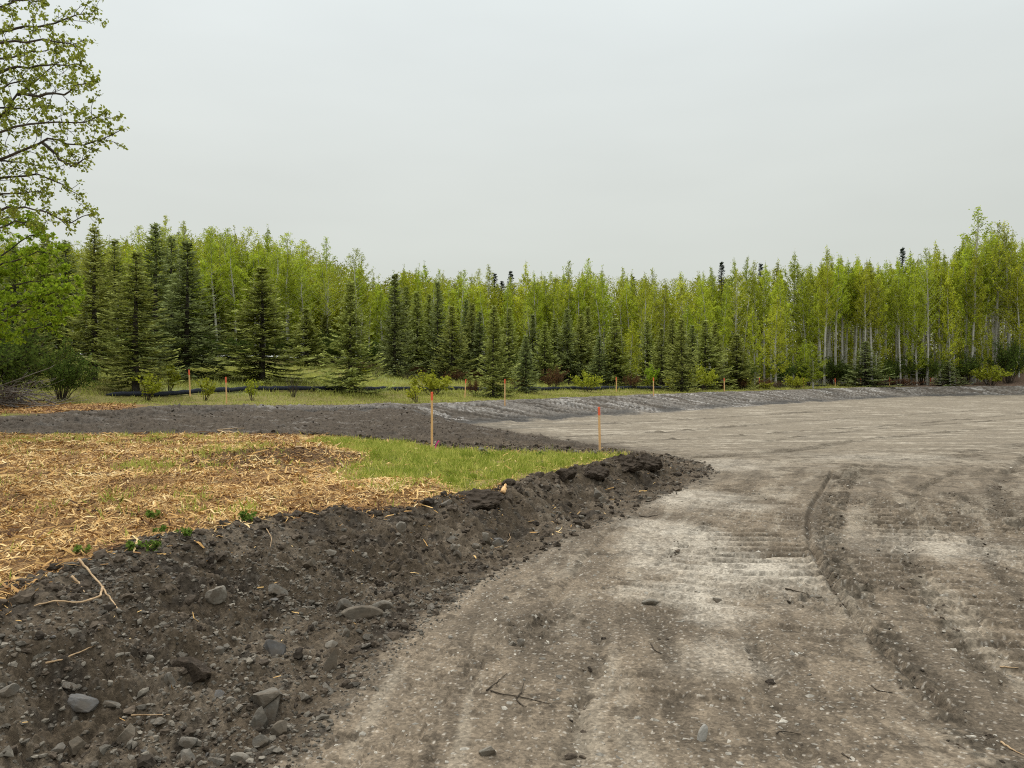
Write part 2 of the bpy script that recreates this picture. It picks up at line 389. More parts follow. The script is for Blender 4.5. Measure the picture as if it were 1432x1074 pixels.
M = dict(
 ground=mat_ground(),
 aspen=mat_leaf('aspen_leaf', (.19,.218,.016), (.60,.675,.065), .45, .24),
 aspen_far=mat_leaf('far_aspen_leaf', (.16,.175,.012), (.54,.57,.055), .35, .1),
 cotton=mat_leaf('cottonwood_leaf', (.13,.17,.022), (.38,.43,.075), .45, .1),
 greenleaf=mat_leaf('fresh_leaf', (.12,.20,.014), (.43,.60,.05), .4, .15),
 shrub=mat_leaf('shrub_leaf', (.05,.08,.018), (.14,.19,.035), .3, .15),
 yellowleaf=mat_leaf('yellow_green_leaf', (.25,.28,.02), (.45,.46,.06), .35, .15),
 redshrub=mat_leaf('red_brown_twig_leaf', (.09,.045,.022), (.19,.10,.045), .2, .15),
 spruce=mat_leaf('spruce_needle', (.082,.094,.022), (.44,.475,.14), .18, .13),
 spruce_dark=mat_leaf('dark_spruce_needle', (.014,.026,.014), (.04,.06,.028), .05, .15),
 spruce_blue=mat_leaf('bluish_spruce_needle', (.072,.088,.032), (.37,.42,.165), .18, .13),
 aspen_bark=mat_noise('aspen_bark', (.26,.25,.21), (.62,.60,.54), 3., .9, .2, 4., (1,1,.35)),
 bark=mat_noise('dark_bark', (.035,.03,.024), (.11,.095,.08), 6., .95, .5, 5., (1,1,.3)),
 grass=mat_leaf('grass_blade', (.22,.28,.035), (.66,.64,.17), .4, .0),
 meadow=mat_leaf('meadow_blade', (.21,.23,.04), (.55,.56,.16), .355, .0),
 chips=mat_ramp('wood_chip', [(0,(.08,.04,.02)),(.22,(.27,.145,.06)),(.5,(.55,.325,.115)),(.82,(.75,.51,.215)),(1,(.85,.65,.34))]),
 stones=mat_noise('gravel_stone', (.085,.072,.055), (.23,.205,.165), 30., .9, .4, 5., (1,1,1), True, .01),
 roadstones=mat_noise('road_pebble', (.20,.175,.14), (.42,.39,.33), 30., .9, .4, 5., (1,1,1), True, .008),
 lath=mat_noise('lath_wood', (.66,.38,.16), (.82,.53,.26), 9., .8, .15, 4., (6,6,.6)),
 orange=mat_noise('orange_paint', (.80,.13,.06), (.90,.19,.09), 12., .6, .1),
 pink=mat_noise('pink_ribbon', (.80,.05,.28), (.90,.09,.38), 12., .5, .1),
 sock=mat_noise('black_mesh_sock', (.010,.012,.018), (.035,.04,.055), 14., .8, .6),
 stick=mat_noise('pale_stick', (.30,.19,.10), (.55,.40,.24), 20., .85, .3),
 greystick=mat_noise('grey_brush', (.12,.10,.085), (.30,.26,.22), 12., .9, .3),
 darkstick=mat_noise('dark_twig', (.03,.024,.018), (.09,.07,.05), 20., .9, .3),
)
# ------------------------------------------------------------------ camera, sky, sun
cam = bpy.data.cameras.new('camera'); co = bpy.data.objects.new('camera', cam); COL.objects.link(co)
cam.sensor_width = 36; cam.lens = FPX/1432*36; cam.shift_y = -(537-HY)/1432*1.0*-1*-1
cam.clip_start = .05; cam.clip_end = 6000
co.location = (0, 0, EYE); co.rotation_euler = (math.radians(90), 0, 0)
SC.camera = co
SUN_EL, SUN_AZ = math.radians(46), math.radians(322)       # ahead and to the left, behind thin cloud
w = bpy.data.worlds.new('World'); SC.world = w; w.use_nodes = True
nt = w.node_tree; nt.nodes.clear(); L = nt.links.new
wo = N(nt, 'ShaderNodeOutputWorld'); bg = N(nt, 'ShaderNodeBackground', Strength=.1)
sky = N(nt, 'ShaderNodeTexSky', sky_type='NISHITA'); sky.sun_disc = False
sky.sun_elevation = SUN_EL; sky.sun_rotation = SUN_AZ; sky.air_density = 1; sky.dust_density = 2
hs = N(nt, 'ShaderNodeHueSaturation', Saturation=.10); L(sky.outputs[0], hs.inputs['Color'])
tc = N(nt, 'ShaderNodeTexCoord'); sx = N(nt, 'ShaderNodeSeparateXYZ'); L(tc.outputs['Generated'], sx.inputs[0])
cr = N(nt, 'ShaderNodeValToRGB'); e = cr.color_ramp.elements               # the cloud deck: pale zenith, greyer horizon
stops = [(0.0,(5.85,6.1,5.55)),(.10,(5.9,6.2,5.7)),(.24,(6.35,6.7,6.4)),(.40,(7.1,7.6,7.55)),(.5,(7.5,8.1,8.1)),(1,(21.,21.3,21.3))]
while len(e) < len(stops): e.new(.5)
for q, (p, c) in zip(e, stops): q.position = p; q.color = (*[v/10 for v in c], 1)
L(sx.outputs['Z'], cr.inputs[0])
cn = N(nt, 'ShaderNodeTexNoise', Scale=2.2, Detail=3., Roughness=.5)
mpg = N(nt, 'ShaderNodeMapping'); mpg.inputs['Scale'].default_value = (1, 1, 4); L(tc.outputs['Generated'], mpg.inputs[0]); L(mpg.outputs[0], cn.inputs['Vector'])
cm = N(nt, 'ShaderNodeMapRange'); cm.inputs[1].default_value = .3; cm.inputs[2].default_value = .7; cm.inputs[3].default_value = 9.62; cm.inputs[4].default_value = 10.38
L(cn.outputs['Fac'], cm.inputs[0])
vs = N(nt, 'ShaderNodeVectorMath', operation='SCALE'); L(cr.outputs[0], vs.inputs[0]); L(cm.outputs[0], vs.inputs['Scale'])
mx = N(nt, 'ShaderNodeMix', data_type='RGBA'); mx.inputs[0].default_value = .93
L(hs.outputs[0], mx.inputs[6]); L(vs.outputs[0], mx.inputs[7]); L(mx.outputs[2], bg.inputs['Color']); L(bg.outputs[0], wo.inputs[0])
sl = bpy.data.lights.new('sun', 'SUN'); sl.energy = 1.5; sl.angle = math.radians(14); sl.color = (1, .95, .87)
so = bpy.data.objects.new('sun', sl); COL.objects.link(so); so.location = (-20, -20, 40)
# Blender's sky puts the sun at rotation r clockwise from +Y; aim the lamp from there
sd_ = np.array([math.sin(SUN_AZ)*math.cos(SUN_EL), math.cos(SUN_AZ)*math.cos(SUN_EL), math.sin(SUN_EL)])
from mathutils import Vector
so.rotation_euler = Vector(sd_).to_track_quat('Z', 'Y').to_euler()
SC.view_settings.view_transform = 'Standard'; SC.view_settings.look = 'None'; SC.view_settings.exposure = .12; SC.view_settings.gamma = 1
SC.cycles.max_bounces = 6; SC.cycles.diffuse_bounces = 3; SC.cycles.glossy_bounces = 1; SC.cycles.transmission_bounces = 3
SC.cycles.use_denoising = False; SC.cycles.filter_width = 1.1; SC.cycles.pixel_filter_type = 'BLACKMAN_HARRIS'

# ------------------------------------------------------------------ the ground, one sheet cut where its covering changes
def ground_colour(x, y, f, P):
    dI, dR, s = f['dI'], f['dR'], f['s']
    n1 = fbm(x, y, .9, 3, 101); n2 = fbm(x, y, .22, 3, 102); n3 = fbm(x, y, .045, 3, 103); n4 = fbm(x, y, 4.0, 2, 104)
    # road: dry tan crust, paler dust, damp brown
    c = np.empty((len(x), 3)); c[:] = (.178, .143, .106)
    c = mixc(c, (.118,.095,.071), .85*sm(-.1,.5,n1+.35*n2))
    st = fbm(x*.35 + .25*y, y*1.6 - .2*x, 1.0, 3, 105)
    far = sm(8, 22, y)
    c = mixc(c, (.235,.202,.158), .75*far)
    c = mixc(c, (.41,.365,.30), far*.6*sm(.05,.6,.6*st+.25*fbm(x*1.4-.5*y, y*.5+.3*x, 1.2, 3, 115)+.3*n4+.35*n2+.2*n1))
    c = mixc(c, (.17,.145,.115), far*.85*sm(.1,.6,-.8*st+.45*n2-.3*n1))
    def patch(px, py, r, amt, col=(.47,.43,.37)):
        nonlocal c
        gx, gy = gp(px, py)
        q = np.hypot((x-gx)/r[0], (y-gy)/r[1])
        c = mixc(c, col, amt*.62*sm(1.25,.2,q + .55*n1 + .3*n2 + .25*st)*(.55+.45*sm(-.5,.4,n3+n2)))
    for a in [(740,880,(.5,.45),.6),(1300,900,(.6,.8),.4),(1420,700,(.9,1.3),.75),(930,890,(.22,.3),.5),(1230,700,(.7,.9),.6),(1190,670,(.7,1.2),.6),(1130,635,(1.1,.6),.6),(860,1040,(.5,.2),.3)]: patch(*a, col=(.10,.085,.066))
    c = mixc(c, (.075,.063,.048), P['dk'])
    nr_ = (y < 40) & (dR < .3)
    if nr_.any():                                        # long streaks and scuffs running with the traffic
        db, sb, ab = polydist(x[nr_], y[nr_], BAND + [gp(1500,1120)], False); la = db*sb; wv = .25*fbm(x[nr_], y[nr_], 1.5, 2, 110)
        s1 = fbm(la*2.6+wv, ab*.30, 1, 4, 111, .6); s2 = fbm(la*7+wv*2, ab*.8, 1, 3, 112, .6)
        k1 = sm(.1,.7,s1+.3*s2); k2 = sm(.15,.7,-s1+.35*s2); w_ = sm(24, 13, y[nr_])
        cc = c[nr_]; cc = mixc(cc, (.092,.074,.055), .6*k1*w_); cc = mixc(cc, (.32,.28,.225), .36*k2*w_); c[nr_] = cc
        k3 = sm(.35,.6, fbm(x[nr_], y[nr_], .35, 5, 113, .7))*w_
        c[nr_] = mixc(c[nr_], (.085,.068,.050), .75*k3)
    for a in [(975,775,(.75,1.5),.8),(985,700,(1.1,.9),.8),(1020,650,(1.2,1.2),.6),(1040,800,(.6,.7),.7),(960,830,(.5,.5),.55),(1270,760,(1.0,.7),.35),(1230,640,(2,1.2),.5),(1375,765,(.8,.6),.45),(930,735,(.6,.5),.5),(1000,930,(.3,.25),.35),(985,860,(.28,.45),.6),(1005,905,(.25,.3),.5)]: patch(*a)
    patch(700,597,(2.6,1.6),.9,(.075,.073,.066)); patch(770,592,(3.0,1.2),.6,(.10,.096,.086))
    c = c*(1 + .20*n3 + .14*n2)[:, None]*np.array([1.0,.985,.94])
    sp = sm(.55,.75, fbm(x, y, .03, 2, 106))*sm(14, 6, y)
    c = mixc(c, (.42,.38,.32), .6*sp)
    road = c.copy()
    # dark soil
    so_ = np.empty_like(c); so_[:] = (.092,.070,.047)
    so_ = mixc(so_, (.15,.118,.083), sm(-.1,.6,n1*.6+n2))
    so_ = mixc(so_, (.034,.027,.020), .8*sm(.15,.6,n2-.5*n1))
    so_ = mixc(so_, (.13,.112,.09), sm(.3,.8,n3+.3*n2)*.5)
    so_ = mixc(so_, (.070,.056,.043), .7*sm(15.5, 18, y))
    so_ = mixc(so_, (.22,.20,.175), .5*sm(16,20,y)*sm(.35,.8,fbm(x*.5, y*1.5, .5, 3, 107)))
    e = dR + .10*n2 + .05*n3
    c = mixc(c, (0,0,0), np.zeros(len(x)))
    ws = sm(-.03, .05, e)*np.where(y < 16, 1, 0) + sm(-1.2, 1.0, dR + .6*n1)*np.where(y >= 16, 1, 0)
    c = c + (so_-c)*ws[:, None]
    # cut slope: grey silt with pale scrapes
    sl = np.empty_like(c); sl[:] = (.095,.079,.062)
    sl = mixc(sl, (.20,.18,.155), sm(-.2,.5,P['scr']))
    wh = sm(.32,.6,fbm((f['arc'] - s*1.5)*1.5, s*.3, .6, 4, 108, .6))*sm(-.5,.3,fbm(x, y, 7, 2, 109)+np.interp(x,[-12,-8,0,40],[-.5,-.1,.25,.15]))*np.interp(x,[-13,-10,0],[0,.6,1])
    sl = mixc(sl, (.42,.395,.36), .85*wh)
    sl = mixc(sl, (.05,.045,.04), sm(.2,.6,n2-n1*.4)*.6)
    sl = mixc(sl, (.07,.066,.06), .85*sm(.62,.85,s/P['W'])*sm(1.35,1.0,s/P['W'])*sm(-.5,.2,n4+.2))
    wsl = sm(1.25, .95, s/P['W'] + .12*n1)*np.interp(x,[-13,-9,-5],[.0,.6,1])
    c = c + (sl-c)*wsl[:, None]
    # bench: dry turf below the trees
    be = np.empty_like(c); be[:] = (.19,.165,.05)
    be = mixc(be, (.21,.225,.075), sm(-.2,.4,n4)*sm(4,7,-s))
    be = mixc(be, (.19,.145,.06), sm(.0,.6,n1)*sm(5,2,-s)*.8)
    be = mixc(be, (.07,.052,.03), sm(.3,.7,n2+.3*n1)*sm(4,1,-s)*.8)
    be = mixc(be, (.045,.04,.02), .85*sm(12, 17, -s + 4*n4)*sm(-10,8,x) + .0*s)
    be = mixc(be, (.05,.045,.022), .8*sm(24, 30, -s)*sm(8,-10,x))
    ml = sm(1.15,.75,np.hypot((x+14.5)/3.4,(y-23.2)/3.0)+.25*n1)            # chip pile at the left edge
    be = mixc(be, (.20,.11,.055), ml)
    be = mixc(be, (.15,.10,.07), sm(38,43,x+n1))
    be = mixc(be, (.17,.14,.11), sm(4.5,3,np.hypot(x-63,y-84)+n1))
    be = mixc(be, (.045,.036,.027), .8*sm(-.35,-.1,s+.08*n2))
    wb = sm(.02,-.08,s + .1*n2)
    c = c + (be-c)*wb[:, None]
    # island: wood chips, and turf towards its tip
    mu = np.empty_like(c); mu[:] = (.24,.135,.055)
    mu = mixc(mu, (.32,.20,.09), sm(-.1,.5,n3+.4*n2))
    mu = mixc(mu, (.10,.055,.028), .85*sm(.1,.6,n2+.35*n1))
    mu = mixc(mu, (.06,.036,.02), .7*sm(1.2,.5,np.hypot((x+3.3)/1.5,(y-10.8)/1.2)+.4*n2))
    dG = polydist(x, y, GRASSY)
    tu = np.empty_like(c); tu[:] = (.105,.115,.025)
    tu = mixc(tu, (.34,.24,.10), np.maximum(sm(.0,.5,n2+.4*n1), sm(.5,-.1,-dG+.5*n1)))
    wg = sm(.25,-.35,dG + .35*n1 + .15*n2)
    mu = mu + (tu-mu)*wg[:, None]
    wi = sm(.05,-.08, dI + .12*n2 + .06*n3)*np.where(s > 1, 1, 0)
    mu = mixc(mu, (.035,.026,.018), .85*sm(-.22,-.02,dI+.15*n2)*(y < 12))
    c = c + (mu-c)*wi[:, None]
    return np.clip(c, .012, .75), wi, wg, ws, wsl, wb, dG

def make_ground():
    A = np.radians(44)
    na = 1300
    th = np.concatenate([np.linspace(-A, A, na), np.linspace(A, 2*np.pi-A, 64)[1:-1]])
    r = np.concatenate([np.geomspace(.9, 130, 1900), [145,165,190,230,300,420,600,900,1400,2200,3200]])
    nr, nt_ = len(r), len(th)
    X = (r[:,None]*np.sin(th)[None]).ravel(); Y = (r[:,None]*np.cos(th)[None]).ravel()
    X = np.append(X, 0); Y = np.append(Y, 0)
    Z = np.empty(len(X)); Cc = np.empty((len(X), 4)); zone = np.empty(len(X), np.int8)
    for a in range(0, len(X), 200000):
        sl_ = slice(a, a+200000); x, y = X[sl_], Y[sl_]
        f = fields(x, y); z, P = height(x, y, f, True)
        Z[sl_] = z
        c, wi, wg, ws, wsl, wb, dG = ground_colour(x, y, f, P)
        Cc[sl_, :3] = c; Cc[sl_, 3] = .28 + .6*np.clip(ws+wi+wb+wsl, 0, 1) + .4*P['dk']
        zn = np.zeros(len(x), np.int8)                 # 0 road
        zn[ws > .5] = 1                                # 1 soil
        zn[(f['s'] < f['s']*0 + P['W']*1.1) & (x > -9)] = 2
        zn[f['s'] < 0] = 3
        zn[wi > .5] = 4
        zn[(wi > .5) & (wg > .5)] = 5
        zone[sl_] = zn
    i = np.arange(nr-1)[:,None]*nt_; j = np.arange(nt_)[None]; j2 = (j+1) % nt_
    Q = np.stack([i+j, i+nt_+j, i+nt_+j2, i+j2], -1).reshape(-1, 4)
    jj = np.arange(nt_); T = np.stack([np.full(nt_, len(X)-1), jj, (jj+1) % nt_], -1)
    V = np.stack([X, Y, Z], -1)
    zq = zone[Q[:,0]]; zt = zone[T[:,1]]
    for k, nm in enumerate(['dirt_road','soil_bank','cut_slope','meadow','mulch_ground','turf']):
        q = Q[zq == k]; t = T[zt == k]
        used = np.zeros(len(V), bool); used[q.ravel()] = True; used[t.ravel()] = True
        mp = np.cumsum(used)-1
        o = build(nm, V[used], [mp[q], mp[t]], M['ground'], smooth=True, pattr=Cc[used])
        tag(o, kind='structure')
make_ground()
# ------------------------------------------------------------------ plants
def unit(v): return v/(np.linalg.norm(v, axis=-1, keepdims=True)+1e-9)
def rnd_dirs(n, zs=1.):
    v = R_.randn(n, 3); v[:,2] *= zs
    return unit(v)

def aspen_meshes(seed, H=12., nb=46, rad=1.25, base=.30, nleaf=62, lsize=(.11,.20), top=.9, bark='aspen_bark', leaf='aspen', name=('aspen_trunk','aspen_crown'), upang=(35,62), dead=8, sides=6, thick=.0085):
    rs = np.random.RandomState(seed)
    t = MB(); c = MB()
    k = 9; zz = np.linspace(0, H, k)
    sway = np.cumsum(rs.randn(k,2)*.055, 0)*np.linspace(0,1,k)[:,None]*1.6
    P = np.column_stack([sway, zz]); P[0,2] = -.3
    r0 = thick*H
    rad_t = r0*(1-zz/H)**.85 + .008
    t.tube(P, rad_t, sides)
    def trunk(z): return np.array([np.interp(z, zz, P[:,0]), np.interp(z, zz, P[:,1]), z])
    az = rs.rand()*6.28
    LP, LD = [], []
    for i in range(nb):
        u = (i+rs.rand()*.8)/nb
        z = H*(base + (top+.06-base)*u)
        z = min(z, H*.985)
        az += 2.4 + rs.randn()*.4
        prof = (.45+.55*math.sin(math.pi*min(1,u*.9+.12)))*(1-u**2.4*.86)
        Lb = rad*1.35*prof*rs.uniform(.6,1.25)
        el = math.radians(rs.uniform(*upang)*(1-.2*(1-u)))
        d = np.array([math.cos(az)*math.cos(el), math.sin(az)*math.cos(el), math.sin(el)])
        s = np.linspace(0,1,4)[:,None]
        B = trunk(z) + d*Lb*s + np.array([0,0,1.])*(.18*Lb)*s**2 + rs.randn(4,3)*.03*s
        t.tube(B, np.linspace(max(.008,.30*np.interp(z,zz,rad_t)),.004,4), 3, cap=False)
        for q in range(2):
            s0 = rs.uniform(.35,.85); b0 = trunk(z)+d*Lb*s0+np.array([0,0,1.])*.18*Lb*s0**2
            dd = unit(d + rs.randn(3)*.6 + np.array([0,0,.3])); l2 = Lb*rs.uniform(.25,.5)
            t.tube(np.array([b0, b0+dd*l2*.5, b0+dd*l2]), [.006,.005,.003], 3, cap=False)
            m = max(3,int(nleaf*.28*l2/.5)); ss = rs.rand(m,1)
            LP.append(b0+dd*l2*ss + rs.randn(m,3)*.06); LD.append(np.broadcast_to(dd,(m,3)))
        m = max(4, int(nleaf*Lb*.8)); ss = .22+.78*rs.rand(m,1)**.8
        LP.append(trunk(z)+d*Lb*ss+np.array([0,0,1.])*.18*Lb*ss**2 + rs.randn(m,3)*.085); LD.append(np.broadcast_to(d,(m,3)))
    for i in range(dead):
        z = H*rs.uniform(.08,base+.05); a = rs.rand()*6.28
        d = np.array([math.cos(a), math.sin(a), rs.uniform(-.1,.5)]); Lb = rs.uniform(.3,.8)
        t.tube(trunk(z)+d*np.linspace(0,Lb,3)[:,None], [.012,.008,.003], 3, cap=False)
    m = 34; ss = rs.uniform(.86,1,m)
    LP.append(np.array([trunk(H*q) for q in ss])+rs.randn(m,3)*.06); LD.append(np.broadcast_to(np.array([0,0,1.]),(m,3)))
    LP = np.vstack(LP); LD = np.vstack(LD); n = len(LP)
    sz = rs.uniform(*lsize, n)
    D = unit(LD*.3 + rs.randn(n,3) + np.array([0,0,-.25])); Nn = unit(rs.randn(n,3)+np.array([0,0,.5]))
    # leaf sprays on one twig share their age: clumps of lighter and darker green
    cl = np.array([pn(p[0]*1.1+p[2]*.7, p[1]*1.1-p[2]*.9, seed) for p in LP[::1]]) if False else pn(LP[:,0]*1.3+LP[:,2]*.8, LP[:,1]*1.3-LP[:,2]*.9, seed)
    c.leaves(LP, D, Nn, sz, sz*.85, rnd=np.clip(.5+.55*cl+.25*rs.randn(n),0,1))
    return t.mesh(name[0], M[bark]), c.mesh(name[1], M[leaf])

def spruce_meshes(seed, H=7., R=1.6, mat='spruce', base=.04, gap=.0, name=('spruce_trunk','spruce_crown'), power=.85, step=.135, dens=1.):
    rs = np.random.RandomState(seed)
    t = MB(); c = MB()
    t.tube(np.array([[0,0,-.3],[.02,0,H*.3],[0,.02,H*.7],[0,0,H]]), [.0125*H,.0095*H,.005*H,.005], 7)
    z = H*base; az = 0
    SP, SD, SL, SW, SN, SR = [], [], [], [], [], []
    a0 = rs.rand()*6.28; lop = rs.uniform(.08,.22)
    while z < H*.985:
        u = z/H
        for q in range(5):
            az += 1.2566 + rs.randn()*.35
            Lb = R*((1-u)**power)*rs.choice([.62,.85,1.,1.12], p=[.2,.35,.3,.15])*rs.uniform(.85,1.1)*(1+lop*math.cos(az-a0)+.12*pn(z*1.3, az, seed)) + .05
            if rs.rand() < (.10 if u > .12 else .3):
                e0 = math.radians(rs.uniform(-20,5)); d0_ = np.array([math.cos(az)*math.cos(e0), math.sin(az)*math.cos(e0), math.sin(e0)])
                t.tube(np.array([0,0,z])+d0_*np.linspace(0,Lb*.7,3)[:,None], [.010,.007,.003], 3, cap=False); continue
            el0 = math.radians(np.interp(u,[0,.5,1],[-14,2,45]) + rs.randn()*7)
            droop = np.interp(u,[0,.6,1],[-.14,-.08,0])
            h = np.array([math.cos(az), math.sin(az), 0]); s5 = np.linspace(0,1,5)
            B = np.array([0,0,z+rs.randn()*.05]) + h*(Lb*s5*math.cos(el0))[:,None] + np.array([0,0,1.])*(Lb*(math.sin(el0)*s5 + droop*np.sin(s5*3.1)+ .16*s5**3))[:,None]
            if Lb > .25: t.tube(B, np.linspace(.014*Lb+.006,.003,5), 3, cap=False)
            ns = max(2, int(Lb/.085*dens))
            ss = np.linspace(.12,1,ns)
            C = np.stack([np.interp(ss,s5,B[:,k]) for k in range(3)],-1)
            T = unit(np.gradient(B,axis=0)); T = np.stack([np.interp(ss,s5,T[:,k]) for k in range(3)],-1)
            lat = np.cross(T, [0,0,1.]); lat = unit(lat)
            for sd in (-1,1):
                wl = (.10+.26*Lb*np.sin(np.clip(1-ss,0.02,1)*2.2)*.55)*rs.uniform(.6,1.25,ns)
                d = unit(T*.75 + lat*sd*rs.uniform(.5,1.1,(ns,1)) + np.array([0,0,-1.])*rs.uniform(-.05,.45,(ns,1)))
                SP.append(C+rs.randn(ns,3)*.015); SD.append(d); SL.append(wl+.07); SW.append(np.full(ns,.065)+.03*rs.rand(ns))
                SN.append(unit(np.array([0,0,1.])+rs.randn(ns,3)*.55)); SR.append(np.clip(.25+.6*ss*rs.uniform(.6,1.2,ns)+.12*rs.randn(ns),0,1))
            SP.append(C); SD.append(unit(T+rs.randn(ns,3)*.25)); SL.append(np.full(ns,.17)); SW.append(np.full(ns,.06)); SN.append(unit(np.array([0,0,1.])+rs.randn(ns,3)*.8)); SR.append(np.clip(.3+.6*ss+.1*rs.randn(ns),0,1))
        z += step*rs.uniform(.75,1.25)*(1.15-.4*u)
    m = 14; zz = rs.uniform(.93,1.0,m)*H
    SP.append(np.column_stack([np.zeros(m),np.zeros(m),zz])); SD.append(unit(rs.randn(m,3)*.5+np.array([0,0,1.]))); SL.append(np.full(m,.16)); SW.append(np.full(m,.05)); SN.append(rs.randn(m,3)); SR.append(np.full(m,.8))
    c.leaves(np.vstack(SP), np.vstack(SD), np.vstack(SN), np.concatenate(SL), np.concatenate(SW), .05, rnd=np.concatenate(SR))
    return t.mesh(name[0], M['bark']), c.mesh(name[1], M[mat])

def bush_meshes(seed, R=.8, H=1.2, stems=14, twigs=7, lpt=9, lsize=(.05,.10), leaf='yellowleaf', bark='darkstick', spread=.8, name=('bush_stems','bush_leaves'), thick=.012, sparse=0.):
    rs = np.random.RandomState(seed); t = MB(); c = MB(); LP = []; LD = []
    for i in range(stems):
        a = rs.rand()*6.28; rr = rs.rand()**.6*R; hh = H*rs.uniform(.55,1.)*(1-.35*(rr/R)**2)
        tip = np.array([math.cos(a)*rr, math.sin(a)*rr, hh]); b = np.array([math.cos(a)*rr*.15*spread, math.sin(a)*rr*.15*spread, -.08])
        s = np.linspace(0,1,5)[:,None]
        B = b+(tip-b)*s + np.array([0,0,1.])*.18*hh*np.sin(s*3.14) + rs.randn(5,3)*.03*H*s
        t.tube(B, np.linspace(thick,thick*.3,5), 4, cap=False)
        for q in range(twigs):
            s0 = rs.uniform(.3,1.); b0 = np.array([np.interp(s0,s[:,0],B[:,k]) for k in range(3)])
            d = unit(unit(tip-b)+rs.randn(3)*.55+np.array([0,0,.15])); l = H*rs.uniform(.1,.28)
            t.tube(np.array([b0,b0+d*l*.5,b0+d*l]), [thick*.4,thick*.3,thick*.15], 3, cap=False)
            if rs.rand() < sparse: continue
            ss = rs.rand(lpt,1); LP.append(b0+d*l*ss+rs.randn(lpt,3)*.035*H**.5); LD.append(np.broadcast_to(d,(lpt,3)))
    tm = t.mesh(name[0], M[bark])
    if not LP: return tm, None
    LP = np.vstack(LP); LD = np.vstack(LD); n = len(LP); sz = rs.uniform(*lsize,n)
    c.leaves(LP, unit(LD*.5+rs.randn(n,3)*.8), unit(rs.randn(n,3)+np.array([0,0,.7])), sz, sz*.75, rnd=rs.rand(n))
    return tm, c.mesh(name[1], M[leaf])

def plant(kind, loc, meshes, parts, sc, rz, label, cat, group=None):
    o = empty(kind, loc, rz); o.scale = sc
    tag(o, label, cat, group)
    for me, pn_ in zip(meshes, parts):
        if me: put(pn_, me, o)
    return o
TC = ('trunk','crown')

# ---- the wood: aspens behind, young spruces before them
ASP = [aspen_meshes(200+i, 12., nb, rad, base, nl, ls, top) for i,(nb,rad,base,nl,ls,top) in enumerate([
    (62,1.25,.24,90,(.06,.13),.9),(54,1.0,.32,90,(.06,.12),.93),(66,1.55,.20,84,(.06,.14),.86),(48,.9,.38,84,(.06,.12),.95),(58,1.2,.28,92,(.06,.13),.9),(56,1.4,.34,84,(.06,.13),.88)])]
ASPR = [aspen_meshes(250+i, 12., 48, 1.25, .42+.04*i, 90, (.06,.13), .9, dead=14, thick=.0105) for i in range(3)]     # bare pale lower trunks
ASPF = [aspen_meshes(220+i, 9., 60, 1.15, .10, 80, (.07,.13), .9) for i in range(2)]      # leafy down to the ground, at the wood's edge
ASPT = [aspen_meshes(230+i, 14., 52, 1.5, .35, 44, (.07,.13), .95) for i in range(2)]    # thin open tops
BARE = aspen_meshes(240, 11., 50, 2.0, .36, 44, (.06,.12), .95, upang=(20,50))
TOPX = [-150,0,100,150,200,230,270,320,360,410,440,500,515,535,560,610,650,700,750,830,900,1000,1050,1120,1200,1250,1290,1330,1350,1400,1432,1600]
TOPY = [300,330,325,340,318,312,318,312,325,332,345,358,385,380,362,376,370,385,376,368,375,374,364,356,354,360,346,342,326,320,324,318]
FX = [-200,0,200,300,450,560,700,850,1000,1150,1300,1432,1600]
FD = [46,48,50,52,58,60,62,67,70,76,82,86,90]
def ground_at(px, d):
    x = (px-CX)/FPX*d
    return np.array([x, d, h1(x, d)])
rs = np.random.RandomState(99)
pts = []
tries = 0
while len(pts) < 292 and tries < 20000:
    tries += 1
    px = rs.uniform(-60, 1490); back = rs.rand()**1.35*17
    d = np.interp(px, FX, FD) + back
    x = (px-CX)/FPX*d
    md = 1.15 if back < 6 else 1.6
    if all((x-q[0])**2+(d-q[1])**2 > md*md for q in pts): pts.append((x, d, px, back))
zs = height(np.array([p[0] for p in pts]), np.array([p[1] for p in pts]))
ZONES = [(150,'aspen crowded behind the tall dark spruces at the left edge of the wood','aspens behind the left spruces'),
         (520,'thinly leaved aspen rising behind the meadow on the left of the wood','aspens behind the left meadow'),
         (860,'yellow-green aspen in the tight stand behind the middle spruces','aspens in the middle of the wood'),
         (1150,'yellow-green aspen above the scattered bushes right of the middle of the wood','aspens right of the middle'),
         (9999,'slim aspen with a bare pale trunk in the dense stand at the right','aspens in the stand at the right')]
for (x, d, px, back), z in zip(pts, zs):
    top = np.interp(px, TOPX, TOPY) + abs(rs.randn())*11 + (14 if back < 5 else 0)*rs.rand() + (-8-12*rs.rand() if rs.rand() < .17 else 0)
    Ht = EYE + (HY-top)*d/FPX - z
    if back < 4 and px < 1150 and rs.rand() < .6: Ht *= rs.uniform(.55,.85)
    if back < 3 and rs.rand() < .35 and px > 500: me, H0 = ASPF[rs.randint(2)], 9.; Ht *= rs.uniform(.5,.9)
    elif 100 < px < 510 and rs.rand() < .35: me, H0 = BARE, 11.
    elif rs.rand() < .16: me, H0 = ASPT[rs.randint(2)], 14.
    elif px > 1060 and rs.rand() < .8: me, H0 = ASPR[rs.randint(3)], 12.
    else: me, H0 = ASP[rs.randint(6)], 12.
    sz = Ht/H0; sx_ = .55*sz + .45*rs.uniform(.85,1.2)
    lab = next(q for q in ZONES if px < q[0])
    o = plant('aspen_tree', (x, d, z), me, TC, (sx_, sx_, sz), rs.rand()*6.28, lab[1], 'tree', lab[2])
    o.rotation_euler.x = rs.randn()*.03; o.rotation_euler.y = rs.randn()*.03
